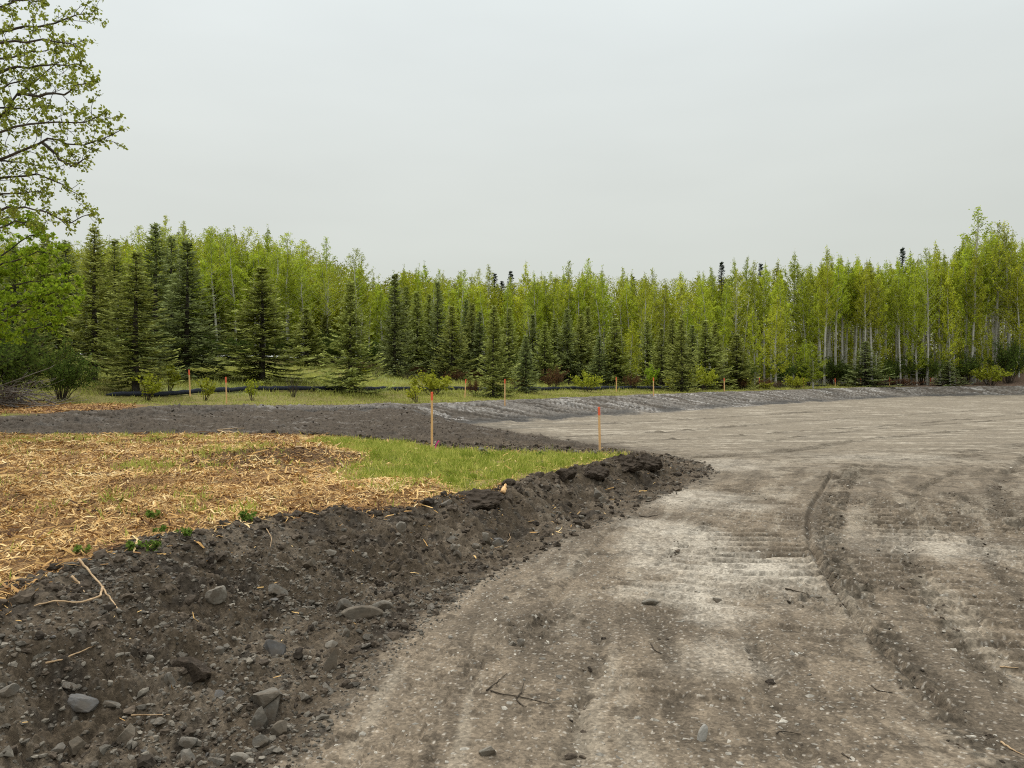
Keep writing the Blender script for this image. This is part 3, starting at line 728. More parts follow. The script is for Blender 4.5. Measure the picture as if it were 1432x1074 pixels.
# single trees one can pick out
def one(kind, px, d, top, meshes, H0, label, cat='tree', wpx=None, R0=1., group=None, rz=None):
    p = ground_at(px, d); Ht = EYE + (HY-top)*d/FPX - p[2]
    sz = Ht/H0; s = sz if wpx is None else (wpx/2*d/FPX)/R0*((1.2 if wpx > 62 else 1.38) if kind == 'spruce_tree' else 1)
    return plant(kind, p, meshes, TC, (s, s, sz), rs.rand()*6.28 if rz is None else rz, label, cat, group)
one('aspen_tree', 1362, 88, 292, ASPT[0], 14., 'tallest aspen of the wood, its open top standing above all others at the right', wpx=62, R0=1.3)
one('aspen_tree', 1392, 88, 312, ASPT[1], 14., 'tall open-topped aspen just right of the tallest aspen', wpx=50, R0=1.3)
one('aspen_tree', 1411, 87, 310, ASPT[0], 14., 'tall thin aspen near the right edge, shorter twin of the tallest aspen', wpx=46, R0=1.3)
one('aspen_tree', 498, 60, 348, BARE, 11., 'thinly leaved round-topped aspen where the left skyline steps down', wpx=56, R0=1.9)
one('aspen_tree', 403, 60, 326, BARE, 11., 'thinly leaved aspen with a broad dark-branched top above the left meadow', wpx=70, R0=1.9)
one('aspen_tree', 1085, 68, 412, ASPF[0], 9., 'bright yellow-green young aspen leafy to the ground before dark trunks', wpx=40, R0=1.1)
one('aspen_tree', 882, 59, 448, ASPF[1], 9., 'bright narrow young aspen squeezed between spruces right of the middle', wpx=34, R0=1.1)
one('aspen_tree', 1137, 66, 476, ASPF[1], 9., 'small bright green aspen sapling standing alone before the dark trunks', wpx=34, R0=1.1)

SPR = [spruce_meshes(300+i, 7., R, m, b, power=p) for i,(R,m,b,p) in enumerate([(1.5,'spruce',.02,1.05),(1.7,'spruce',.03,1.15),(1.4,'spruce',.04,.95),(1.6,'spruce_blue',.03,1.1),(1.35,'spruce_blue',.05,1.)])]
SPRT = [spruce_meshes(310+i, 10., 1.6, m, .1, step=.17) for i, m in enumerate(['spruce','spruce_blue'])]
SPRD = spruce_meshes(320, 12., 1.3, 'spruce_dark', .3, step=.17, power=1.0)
SP = [ # px, distance, top, width in the photograph, variant, label
 (132,34,318,104,('T',0),'tall thin spruce with its grey trunk showing, left of the meadow'),
 (190,31,352,118,('T',0),'spruce with a bare dark lower trunk behind the broken sapling by the black sock'),
 (217,45,312,96,('T',1),'tallest bluish spruce of the left group, pointed top on the skyline'),
 (262,38,338,124,('S',3),'broad dark spruce with drooping lower boughs behind the orange-topped stake'),
 (366,39,374,140,('S',1),'widest spruce on the meadow, a full cone with a skirt to the grass'),
 (428,52,432,72,('S',0),'small dark spruce in the shade between the two big meadow cones'),
 (490,38,395,88,('S',0),'slim cone-shaped spruce standing foremost on the meadow'),
 (552,52,384,76,('S',4),'greyish spruce just right of the foremost meadow spruce'),
 (583,56,408,64,('S',2),'middling spruce between the greyish spruce and the narrow dark spire'),
 (612,56,394,48,('S',3),'narrow dark spire of a spruce behind the yellowish bush'),
 (632,53,428,66,('S',1),'bushy spruce beside the narrow dark spire'),
 (690,42,428,66,('S',2),'lone spruce foremost of the middle row, its foot behind the black sock'),
 (735,47,470,44,('S',4),'pale small spruce just right of the lone middle spruce'),
 (860,58,446,60,('S',0),'pointed spruce left of the narrow bright aspen'),
 (953,55,446,50,('S',2),'pale green slender spruce standing forward, right of the middle'),
 (986,61,448,58,('S',1),'broad spruce behind the pale slender spruce'),
 (1030,63,468,60,('S',0),'outermost right spruce of the middle group, a low green cone'),
 (1210,75,478,56,('S',3),'dark low spruce beneath the trunks at the right of the wood'),
 (1326,80,506,40,('S',3),'squat dark spruce beside the red brush at the right'),
]
for px, d, top, wp, (kk, i), lab in SP:
    me, H0, R0 = (SPRT[i], 10., 1.6) if kk == 'T' else (SPR[i], 7., 1.5)
    one('spruce_tree', px, d, top, me, H0, lab, wpx=wp, R0=R0)
for px, d, top, wp, i in [(660,58,425,46,0),(671,57,436,44,3),(712,57,430,50,1),(652,60,420,44,4),(762,58,452,44,0),(776,61,446,46,2),(793,60,432,50,3),(812,61,440,54,1),(838,57,470,40,4),(822,64,430,44,0),
        (905,63,448,44,1),(925,60,460,46,0),(940,64,446,44,2),(1000,66,452,46,1),(968,66,455,44,4),(600,60,412,44,0),(568,60,400,50,1),(745,63,440,44,3)]:
    one('spruce_tree', px, d, top, SPR[i], 7., 'young spruce crowded in the row along the middle of the wood edge', wpx=wp, R0=1.5, group='young spruces along the wood edge')
for px, d, top, wp, i in [(20,36,345,90,1),(62,38,330,90,0),(92,40,336,84,1),(160,47,335,84,0),(240,50,330,84,1),(300,53,380,80,0),(-20,34,360,90,1),(40,30,420,90,0),(330,55,400,70,1),(455,58,440,50,0)]:
    one('spruce_tree', px, d, top, SPRT[i] if top < 400 else SPR[i], 10. if top < 400 else 7., 'spruce half hidden in the dark thicket on the left', wpx=wp, R0=1.6, group='half hidden spruces in the left thicket')
for px, top, lab in [(692,380,'leftmost of three dark spruce tips above the middle skyline'),(702,391,'lowest of three dark spruce tips above the middle skyline'),(714,377,'rightmost of three dark spruce tips above the middle skyline'),
        (885,384,'lone dark spruce tip showing above the aspens right of the middle'),(1009,364,'dark pointed spruce tip, higher of the pair above the right-middle skyline'),(1064,366,'dark narrow spruce tip, right one of the pair above the right-middle skyline'),(1262,344,'dark spruce tip peeping above the aspens at the right')]:
    d = np.interp(px, FX, FD)+19
    one('spruce_tree', px, d, top+1, SPRD, 12., lab, wpx=36, R0=1.3)

# the far wood behind reads as one mass
def far_wood():
    t = MB(); rs = np.random.RandomState(5); P = []
    for i in range(1500):
        px = rs.uniform(-300, 1750); d = np.interp(px, FX, FD) + (7 if px < 1050 else 13) + 36*rs.rand()**1.3
        P.append(((px-CX)/FPX*d, d, px))
    P = np.array(P); z = height(P[:,0], P[:,1])
    LP = []; LS = []
    for (x, d, px), zz in zip(P, z):
        top = np.interp(px, TOPX, TOPY) + 13 + abs(rs.randn())*11
        Ht = max(4, EYE + (HY-top)*d/FPX - zz)
        m = 620; u = rs.rand(m)**(1.15 if px < 1050 else 1.35); rr = 1.7*np.sqrt(rs.rand(m))*(1-.75*u**2); a = rs.rand(m)*6.28
        LP.append(np.column_stack([x+rr*np.cos(a), d+rr*np.sin(a), zz+Ht*(.04+.96*u)])); LS.append(rs.uniform(.16,.34,m)*(1-.5*u))
        if px > 850: q_ = rs.randn()*.4; t.tube(np.array([[x,d,zz-.2],[x+q_*.5,d,zz+Ht*.4],[x+q_,d,zz+Ht*.8]]), [.07,.05,.02], 4, rnd=2.)
    LP = np.vstack(LP); n = len(LP); LS = np.concatenate(LS)
    t.leaves(LP, rnd_dirs(n), rnd_dirs(n), LS, LS*.8, rnd=np.clip(.45+.5*pn(LP[:,0]*.5, LP[:,2]*.5+LP[:,1]*.3, 3)+.2*R_.randn(n),0,1))
    o = t.build('far_wood', M['aspen_far']); o.data.materials.append(M['aspen_bark'])
    o.data.polygons.foreach_set('material_index', (t._r() > 1).astype(np.int32)); tag(o, kind='stuff')
far_wood()

# ---- bushes on the bench
BU = dict(
 yellow=bush_meshes(400, .8, 1.0, 14, 8, 9, (.06,.11), 'yellowleaf', name=('stems','leaves')),
 yellow2=bush_meshes(401, .55, 1.1, 7, 7, 8, (.07,.12), 'yellowleaf', name=('stems','leaves'), sparse=.2),
 sapling=bush_meshes(402, .5, 1.5, 5, 9, 8, (.08,.14), 'greenleaf', name=('stems','leaves'), spread=.2),
 red=bush_meshes(403, .9, .9, 26, 10, 7, (.03,.07), 'redshrub', name=('stems','leaves'), thick=.009),
 twiggy=bush_meshes(404, .45, 1.0, 13, 5, 1, (.02,.03), 'redshrub', name=('stems','leaves'), thick=.012, sparse=1.),
 green=bush_meshes(405, 1.3, 2.2, 34, 12, 14, (.05,.10), 'shrub', name=('stems','leaves')),
)
def bush(kind, px, d, wpx, hpx, var, label, cat='bush', group=None):
    p = ground_at(px, d); R0, H0 = dict(yellow=(.8,1.0),yellow2=(.55,1.1),sapling=(.5,1.5),red=(.9,.9),twiggy=(.45,1.),green=(1.3,2.2))[var]
    s = wpx/2*d/FPX/R0; sz = hpx*d/FPX/H0
    plant(kind, p, BU[var], ('stems','leaves'), (s,s,sz), rs.rand()*6.28, label, cat, group)
bush('bush',286,30.5,44,36,'yellow2','small pale-leaved bush on two thin stems between the two left stakes')
bush('bush',352,31.5,36,34,'yellow2','leaning yellow-leaved sapling rooted right behind the black sock')
bush('bush',410,34,24,38,'twiggy','bare twiggy shrub without leaves on the left meadow')
bush('bush',205,29,60,42,'yellow2','straggly pale bush among the grass below the bare-trunked spruce')
bush('bush',235,32,40,46,'yellow2','thin yellowish bush left of the left orange stake')
bush('bush',583,34.5,44,26,'yellow2','low yellow-green bush at the foot of the foremost meadow spruce')
bush('bush',606,41,70,34,'yellow','widest yellow-green bush, straggling by the sock near the tall near stake')
bush('red_shrub',664,43,36,20,'red','small red-brown shrub left of the lone middle spruce')
bush('red_shrub',776,51,44,32,'red','dense red-brown shrub, the largest, in the middle behind the sock')
bush('bush',822,51,44,30,'yellow','bright yellow-green bush touching the large red-brown shrub')
bush('red_shrub',726,48,36,20,'red','low red-brown shrub beneath the pale small spruce')
bush('red_shrub',884,56,36,20,'red','red-brown shrub below the narrow bright aspen')
bush('sapling',911,55,24,42,'sapling','bright green sapling with a leaning top beside a stake right of the middle')
bush('bush',984,58,44,38,'yellow','yellow-green bush in front of the broad right spruce')
bush('bush',938,57,30,22,'yellow2','small pale bush left of the slender pale spruce')
bush('red_shrub',1070,64,30,14,'red','low russet shrub behind a stake at the right end of the black sock')
bush('bush',1112,65,44,20,'yellow','wide low bright bush at the foot of the lone aspen sapling')
bush('red_shrub',1262,78,60,10,'red','long russet brush strip under the trunks behind the farthest stakes')
bush('red_shrub',1225,76,40,9,'red','short russet brush strip left of the long one')
bush('bush',1385,82,60,30,'yellow','green bush climbing the dark soil heap at the far right')
bush('leafy_shrub',14,25,150,120,'green','large dark green leafy shrub behind the grey brush pile at the left edge')
bush('leafy_shrub',85,27,90,70,'green','lower dark green shrub right of the large one at the left edge')
bush('leafy_shrub',-60,22,150,130,'green','dark green leafy shrub cut by the left edge of the picture')
for px, d, wp, hp in [(1165,78,60,40),(1190,79,60,30),(1290,83,60,46),(1350,85,70,44),(1250,82,60,40),(1410,84,60,60),(1095,72,50,40),(1130,75,50,36),(1230,80,60,36)]:
    bush('leafy_shrub',px,d,wp,hp,'green','dark undergrowth shrub among the aspen trunks at the right',group='undergrowth shrubs at the right')
for px, d, wp, hp in [(330,51,60,34),(460,57,60,44),(520,57,60,40),(640,62,60,36),(720,62,60,40),(790,66,60,40),(870,66,60,40),(290,49,60,40),(400,56,60,40),(170,42,80,50),(230,46,70,50),(960,68,60,36),(1040,70,60,36)]:
    bush('leafy_shrub',px,d,wp,hp,'green','dark undergrowth shrub behind the spruces on the left and middle',group='undergrowth shrubs behind the spruces')

for i in range(34):
    px = rs.uniform(500, 1160); d = np.interp(px, FX, FD) - rs.uniform(3, 10)
    v = ['red','twiggy','yellow2','twiggy'][i % 4]
    bush('brush', px, d, rs.uniform(16,40), rs.uniform(9,20), v, 'low straggling brush in the rough grass along the foot of the wood', 'brush', 'low brush along the foot of the wood')

# ---- the near tree reaching in from the left, and a smaller one behind it
def limb_tree(name, base, trunkpts, limbs, seed, label, leaf, lsz, twig=(.35,.75), gap=.16, per=(4,7), bark='bark', spur=.5, r0=.16):
    rs = np.random.RandomState(seed)
    root = empty(name, base); tag(root, label, 'tree')
    b = np.array(base, float); t = MB(); c = MB(); LP = []; LD = []
    T = np.array(trunkpts, float)-b
    t.tube(T, np.linspace(r0, r0*.25, len(T)), 9)
    def smooth(P, n):
        P = np.asarray(P, float); k = len(P); u = np.linspace(0, k-1, n); out = []
        for q in u:
            i = min(int(q), k-2); f = q-i
            p0, p1, p2, p3 = P[max(i-1,0)], P[i], P[i+1], P[min(i+2,k-1)]
            out.append(.5*((2*p1)+(-p0+p2)*f+(2*p0-5*p1+4*p2-p3)*f*f+(-p0+3*p1-3*p2+p3)*f**3))
        return np.array(out)
    def cluster(p, d, k):
        n = rs.randint(per[0], per[1]+1)*k
        LP.append(p + rs.randn(n,3)*np.array([.03,.03,.024])); LD.append(unit(d*.4 + rs.randn(n,3) + np.array([0,0,-.35])))
    def twigify(B, r, ln, lev, start):
        seg = np.linalg.norm(np.diff(B,axis=0),axis=1); s = np.concatenate([[0],np.cumsum(seg)]); Ltot = s[-1]
        q = Ltot*start; sd = rs.rand()*6.28
        while q < Ltot:
            p = np.array([np.interp(q,s,B[:,k]) for k in range(3)]); i = min(np.searchsorted(s,q),len(B)-1); i = max(i,1)
            d = unit(B[i]-B[i-1])
            sd += 2.4+rs.randn()*.5
            side = unit(np.cross(d,[0,0,1.])); up = np.cross(side,d)
            dd = unit(d*rs.uniform(.5,1.) + (side*math.cos(sd)+up*math.sin(sd))*.8 + np.array([0,0,.12]))
            l = ln*rs.uniform(.5,1.1)*(.55+.45*(1-q/Ltot)) if lev == 0 else rs.uniform(.05,.14)
            if lev == 0:
                w_ = smooth(np.array([p, p+dd*l*.5+rs.randn(3)*.03, p+dd*l+np.array([0,0,.10*l])+rs.randn(3)*.04]), 6)
                t.tube(w_, np.linspace(max(.35*r*(1-q/Ltot),.006),.003,6), 4, cap=False)
                twigify(w_, .006, 0, 1, .2); cluster(w_[-1], dd, 1)
                q += gap*rs.uniform(.6,1.5)
            else:
                e = p+dd*l; t.tube(np.array([p,(p+e)/2+rs.randn(3)*.006,e]), [.004,.0035,.003], 3, cap=False)
                cluster(e, dd, 1); q += rs.uniform(.11,.21)
    for P, r in limbs:
        B = smooth(np.array(P)-b, 14) ; B[1:-1] += rs.randn(12,3)*.018
        t.tube(B, np.linspace(r, .005, 14), 6, cap=False)
        twigify(B, r, rs.uniform(*twig), 0, .18); cluster(B[-1], B[-1]-B[-2], 2)
        twigify(B[8:], r*.4, 0, 1, .1)
    LP = np.vstack(LP); LD = np.vstack(LD); n = len(LP); s_ = rs.uniform(*lsz, n)
    c.leaves(LP, LD, unit(rs.randn(n,3)+np.array([0,0,.6])), s_, s_*.8, .1, rnd=np.clip(rs.rand(n)*.8+.1,0,1))
    t.build('trunk', M[bark], root, True); c.build('crown', M[leaf], root)
    return root
def pd(px, py, d): return np.array([(px-CX)/FPX*d, d, EYE+(HY-py)/FPX*d])
def traced(lst, d0, seed, r, spread=1.2):
    """limbs seen in the photograph, each at its own distance"""
    rs = np.random.RandomState(seed); out = []
    for l in lst:
        da, db = 0, rs.uniform(-spread, spread)
        n = len(l); out.append(([pd(px, py, d0+da+(db-da)*i/(n-1)) for i, (px, py) in enumerate(l)], r*rs.uniform(.7,1.1)))
    return out
LIMBS = [[(-165,330),(-60,225),(0,165),(25,132),(60,108),(88,84)],[(-165,360),(-40,245),(40,207),(75,196),(120,203),(172,180)],[(-165,190),(-50,75),(0,45),(50,35),(100,25),(134,14)],
 [(-165,420),(-50,315),(0,292),(30,290),(60,297),(95,310),(130,298)],[(-165,300),(-50,200),(0,183),(60,172),(105,172),(147,158)],[(-165,180),(-60,95),(0,60),(55,56),(100,60),(113,74)],
 [(-165,150),(-60,25),(10,8),(50,-8),(85,-20)],[(-165,390),(-50,275),(0,250),(50,246),(90,262),(112,276)],[(25,132),(60,134),(95,128),(130,112)],[(60,200),(85,222),(105,232),(126,218)],
 [(-165,210),(-20,112),(30,96),(75,92),(116,92)],[(-165,100),(-60,-40),(20,-70),(60,-80)],[(-120,200),(-60,160),(-20,150),(20,150),(60,148)],[(-140,330),(-60,270),(0,272),(40,268),(70,270)],
 [(-165,260),(-80,160),(-30,128),(10,120),(45,112)],[(-165,410),(-70,330),(-10,318),(30,310),(60,318)],[(-165,230),(-70,90),(0,82),(40,74),(80,72)],[(-165,140),(-80,10),(-20,-10),(20,0),(62,2)],[(-160,300),(-70,235),(-10,225),(25,228),(58,232)]]
b1 = ground_at(-175, 12.2)
limb_tree('cottonwood_tree', b1, [b1-np.array([0,0,.3]), pd(-172,400,12.2), pd(-165,250,12.3), pd(-160,80,12.2), pd(-150,-120,12.0), pd(-140,-320,11.8)],
          traced(LIMBS, 12.2, 3, .032), 77, 'large near broadleaf tree reaching in from the left, its dark limbs against the sky', 'cotton', (.036,.07), per=(7,12))
L2 = [[(-90,470),(-40,400),(10,350),(50,330),(85,345)],[(-90,480),(-30,430),(20,400),(70,392),(108,420)],[(-90,490),(-30,470),(20,440),(60,430),(100,438)],[(-90,440),(-50,360),(-10,315),(30,305),(60,318)],
      [(-90,500),(-40,500),(0,470),(40,462),(80,450)],[(-90,420),(-60,350),(-40,310),(-10,296)],[(-90,460),(-50,420),(-10,390),(30,372),(62,368)],[(-90,450),(-20,380),(20,366),(60,352),(90,372)],[(-90,500),(-20,450),(30,420),(64,412),(92,404)]]
b2 = ground_at(-95, 15.5)
limb_tree('cottonwood_tree', b2, [b2-np.array([0,0,.3]), pd(-95,480,15.5), pd(-90,400,15.5), pd(-85,300,15.4), pd(-80,230,15.4)], traced(L2, 15.5, 8, .028, 1.6), 78,
          'lower bright green broadleaf tree at the left edge before the spruces', 'greenleaf', (.05,.095), twig=(.4,.8), per=(10,16), gap=.15)
# ------------------------------------------------------------------ loose cover: chips, blades, gravel, clods
def scatter(n, d0, d1, p0, p1, seed):
    """points spread evenly over the plan between two distances"""
    rs = np.random.RandomState(seed)
    d = np.sqrt(rs.uniform(d0*d0, d1*d1, n)); px = rs.uniform(p0, p1, n)
    return (px-CX)/FPX*d, d, rs
def chips():
    b = MB()
    def lay(x, y, z, rs, ln, wd, lift, rnd, tilt=.3):
        n = len(x); a = rs.rand(n)*6.28; el = rs.randn(n)*tilt
        D = np.stack([np.cos(a)*np.cos(el), np.sin(a)*np.cos(el), np.sin(el)], -1)
        Nn = unit(np.array([0,0,1.])+rs.randn(n,3)*.45)
        S = unit(np.cross(D, Nn)); Nn = np.cross(S, D)
        P = np.stack([x, y, z+lift], -1); L_ = ln[:,None]; W_ = wd[:,None]/2
        bend = (rs.randn(n)*.12)[:,None]*L_
        A = P-D*L_*.5; B = P+Nn*bend+S*bend*rs.randn(n,1); C = P+D*L_*.5
        V = np.stack([A-S*W_*.6, A+S*W_*.7, B+S*W_, B-S*W_, C+S*W_*.5, C-S*W_*.35], 1).reshape(-1,3)
        o = (np.arange(n)*6)[:,None]
        Q = np.concatenate([o+np.array([[0,1,2,3]]), o+np.array([[3,2,4,5]])], 0)
        b.add(V, Q, rnd=np.tile(rnd, 2))
    for n, d0, d1, p0, p1, sd, k in [(100000,3.6,9,-420,700,1,.86),(80000,9,17,-260,640,2,1.12)]:
        x, y, rs = scatter(n, d0, d1, p0, p1, sd)
        f = fields(x, y); dG = polydist(x, y, GRASSY)
        n2 = fbm(x, y, .22, 2, 102); n1 = fbm(x, y, .9, 3, 101)
        keep = (f['dI'] < .05-.12*n2 + .1*rs.randn(n)) & (dG + .35*n1 > -.3+.4*rs.rand(n)) & (f['s'] > 1)
        keep &= rs.rand(n) < .75 + .3*n1
        x, y, n1, n2, dIk = x[keep], y[keep], n1[keep], n2[keep], f['dI'][keep]
        m = len(x); z = height(x, y)
        ln = np.clip(rs.lognormal(-3.05, .62, m), .015, .36)*k; wd = np.clip(ln*rs.uniform(.05,.22,m), .004, .022)*k
        mound = np.exp(-(((x+3.3)/1.2)**2+((y-10.9)/.9)**2))
        rnd = np.clip(.54 + .25*rs.randn(m) + .4*n1 - .25*mound*(rs.rand(m)<.7) - .35*(dIk > -.25)*rs.rand(m), 0, 1)
        lay(x, y, z, rs, ln, wd, .004+.022*rs.rand(m), rnd)
    # straw in the turf, a few slivers on the soil
    x, y, rs = scatter(26000, 3, 15, -100, 960, 3); f = fields(x, y); dG = polydist(x, y, GRASSY)
    n2 = fbm(x, y, .5, 2, 144)
    keep = ((dG < 0) & (rs.rand(len(x)) < .5 + .5*(n2 > .0))) | ((f['dI'] > 0) & (f['dR'] > .1) & (f['dI'] < 1.2) & (rs.rand(len(x)) < .05)) | ((f['dI'] > 0) & (f['dR'] > .1) & (rs.rand(len(x)) < .012))
    x, y = x[keep], y[keep]; m = len(x); ln = np.clip(rs.lognormal(-3.1,.5,m),.02,.2)
    lay(x, y, height(x, y), rs, ln, ln*.13, .008+.03*rs.rand(m)*(y > 7), np.clip(.6+.2*rs.randn(m),0,1))
    # the pile by the left trees
    x, y, rs = scatter(16000, 19.5, 28, -160, 190, 4); f = fields(x, y)
    q = np.hypot((x+14.5)/3.4, (y-23.2)/3.0)+.25*fbm(x, y, .9, 3, 101)
    keep = (q < 1.1) & (f['s'] < .2); x, y = x[keep], y[keep]; m = len(x); ln = np.clip(rs.lognormal(-2.6,.5,m),.04,.4)
    lay(x, y, height(x, y), rs, ln, ln*.16, .01+.05*rs.rand(m), np.clip(.36+.2*rs.randn(m),0,1))
    tag(b.build('wood_chips', M['chips']), kind='stuff')
chips()
def sock_path():
    pts = [(148,556),(175,555),(205,556),(235,553),(265,553),(300,551),(330,547),(350,545),(380,547),(410,548),(450,548),(500,548),(560,549),(600,547),(640,547),(700,547),(760,547),(820,546),(870,545),(920,545),(970,544.5),(1010,543.5)]
    d = np.array([at(*q)[1] for q in pts]); px = np.array([q[0] for q in pts], float)
    co_ = np.polyfit(px, 1/d, 3); d = .5*d + .5/np.polyval(co_, px)
    u = np.linspace(px[0], px[-1], 150); dd = np.interp(u, px, d)
    dd = np.convolve(np.pad(dd, 4, 'edge'), np.ones(9)/9, 'valid')
    return u, (u-CX)/FPX*dd, dd
SOCK = sock_path()

def blades(name, x, y, rs, ln, wd, mat, lean=.45, rnd=None):
    b = MB(); n = len(x); z = height(x, y)-.01
    D = unit(np.array([0,0,1.])+rs.randn(n,3)*np.array([lean,lean,.1]))
    b.leaves(np.stack([x,y,z],-1), D, rnd_dirs(n), ln, wd, .0, rnd=rs.rand(n) if rnd is None else rnd)
    return tag(b.build(name, M[mat]), kind='stuff')
def turf_blades():
    x, y, rs = scatter(150000, 7, 15, 390, 930, 11)
    f = fields(x, y); dG = polydist(x, y, GRASSY); n1 = fbm(x, y, .9, 3, 101); n2 = fbm(x, y, .3, 2, 145)
    keep = (dG + .35*n1 < .08*rs.randn(len(x))) & (f['dI'] < -.02) & (rs.rand(len(x)) < (.72+1.1*n2)*(.25+.75*sm(-.05,.75,-dG+.5*n1)))
    x, y, n2 = x[keep], y[keep], n2[keep]; n = len(x); r = np.clip(.42+.25*rs.randn(n)-.7*n2,0,1)
    X, Y, RR = [x], [y], [r]; LN = [np.clip(rs.lognormal(-2.5,.35,n),.04,.17)]
    # sprouts coming up through the chips
    x, y, rs2 = scatter(90000, 3.8, 16.5, -60, 640, 12); f = fields(x, y); n3 = fbm(x, y, .45, 3, 146); n4 = fbm(x, y, 1.6, 2, 147)
    g = lambda px, py, r: np.exp(-((x-gp(px,py,.36)[0])**2+((y-gp(px,py,.36)[1])*1.0)**2)/r**2)
    hot = g(235,705,.35)+g(345,722,.3)+g(310,720,.35)+g(240,655,.6)+g(180,650,.5)+.8*g(50,610,1.0)+g(210,608,1.2)+g(300,640,.6)+g(560,690,.45)+g(330,625,.8)+.8*g(150,700,.4)
    keep = (f['dI'] < -.1) & (rs2.rand(len(x)) < .9*np.clip(hot,0,1.2)*sm(-.1,.45,n3) + .10*sm(.25,.6,n3+.4*n4))
    x, y = x[keep], y[keep]; n = len(x)
    X.append(x); Y.append(y); RR.append(np.clip(.4+.25*rs2.randn(n),0,1)); LN.append(np.clip(rs2.lognormal(-2.45,.35,n),.03,.17))
    X = np.concatenate(X); Y = np.concatenate(Y); LN = np.concatenate(LN)
    blades('grass', X, Y, rs, LN, .006+.006*rs.rand(len(X)), 'grass', .5, np.concatenate(RR))
turf_blades()
def meadow_blades():
    X, Y, LN, W, RR = [], [], [], [], []
    for n, d0, d1, sd in [(120000,19,46,21),(150000,34,70,22),(60000,50,88,23)]:
        x, y, rs = scatter(n, d0, d1, -60, 1500, sd); f = fields(x, y); s = -f['s']
        n1 = fbm(x, y, 2.2, 3, 150)
        keep = (s > .02) & (s < 20) & (np.hypot((x+14.5)/3.4,(y-23.2)/3.0)+.2*n1 > .95) & (x < 39+3*n1) & (rs.rand(n) < .75+.6*n1)
        keep &= (polydist(x+.012*x/y*y, y+.25, np.column_stack(SOCK[1:])[::5], False)[0] > .42) | (rs.rand(n) < .12)
        x, y, s, n1 = x[keep], y[keep], s[keep], n1[keep]; m = len(x)
        X.append(x); Y.append(y)
        LN.append(np.clip(rs.lognormal(-2.35,.3,m),.05,.3)*(1+1.1*sm(3,6,s)+1.2*np.maximum(n1-.1,0)*sm(2.5,4,s))*(y/40)**.3); W.append((.016+.016*rs.rand(m))*(y/35)**.7)
        RR.append(np.clip(.4+.3*rs.randn(m)+.4*n1+.25*sm(4,8,s),0,1))
    X = np.concatenate(X)
    blades('meadow_grass', X, np.concatenate(Y), np.random.RandomState(5), np.concatenate(LN), np.concatenate(W), 'meadow', .5, np.concatenate(RR))
meadow_blades()

_t = (1+5**.5)/2
ICO = unit(np.array([(-1,_t,0),(1,_t,0),(-1,-_t,0),(1,-_t,0),(0,-1,_t),(0,1,_t),(0,-1,-_t),(0,1,-_t),(_t,0,-1),(_t,0,1),(-_t,0,-1),(-_t,0,1)]))
ICF = np.array([(0,11,5),(0,5,1),(0,1,7),(0,7,10),(0,10,11),(1,5,9),(5,11,4),(11,10,2),(10,7,6),(7,1,8),(3,9,4),(3,4,2),(3,2,6),(3,6,8),(3,8,9),(4,9,5),(2,4,11),(6,2,10),(8,6,7),(9,8,1)])
def subdiv(V, F):
    e = {}; V = [tuple(v) for v in V]; G = []
    def mid(a, b):
        k = (min(a,b), max(a,b))
        if k not in e:
            m = np.array(V[a])+np.array(V[b]); V.append(tuple(m/np.linalg.norm(m))); e[k] = len(V)-1
        return e[k]
    for a, b, c in F:
        ab, bc, ca = mid(a,b), mid(b,c), mid(c,a); G += [(a,ab,ca),(b,bc,ab),(c,ca,bc),(ab,bc,ca)]
    return np.array(V), np.array(G)
ICO1, ICF1 = subdiv(ICO, ICF); ICO2, ICF2 = subdiv(ICO1, ICF1)
def stones(b, P, size, flat, rs, rnd, V0=ICO, F0=ICF, jit=.28):
    """many rough pebbles in one mesh"""
    n = len(P); k = len(V0)
    V = V0[None]*(1+jit*rs.randn(n,k,1)).clip(.5,1.6)
    V = V*np.stack([rs.uniform(.7,1.3,n), rs.uniform(.5,1.,n), flat*rs.uniform(.7,1.2,n)],-1)[:,None,:]
    a = rs.rand(n)*6.28; tl = rs.randn(n)*.35
    x, y, z = V[...,0], V[...,1], V[...,2]
    y, z = y*np.cos(tl)[:,None]-z*np.sin(tl)[:,None], y*np.sin(tl)[:,None]+z*np.cos(tl)[:,None]
    x, y = x*np.cos(a)[:,None]-y*np.sin(a)[:,None], x*np.sin(a)[:,None]+y*np.cos(a)[:,None]
    V = np.stack([x,y,z],-1)*(size/2)[:,None,None] + P[:,None,:]
    F = (np.arange(n)*k)[:,None,None]+F0[None]
    b.add(V.reshape(-1,3), T=F.reshape(-1,3), rnd=np.repeat(rnd, len(F0)))
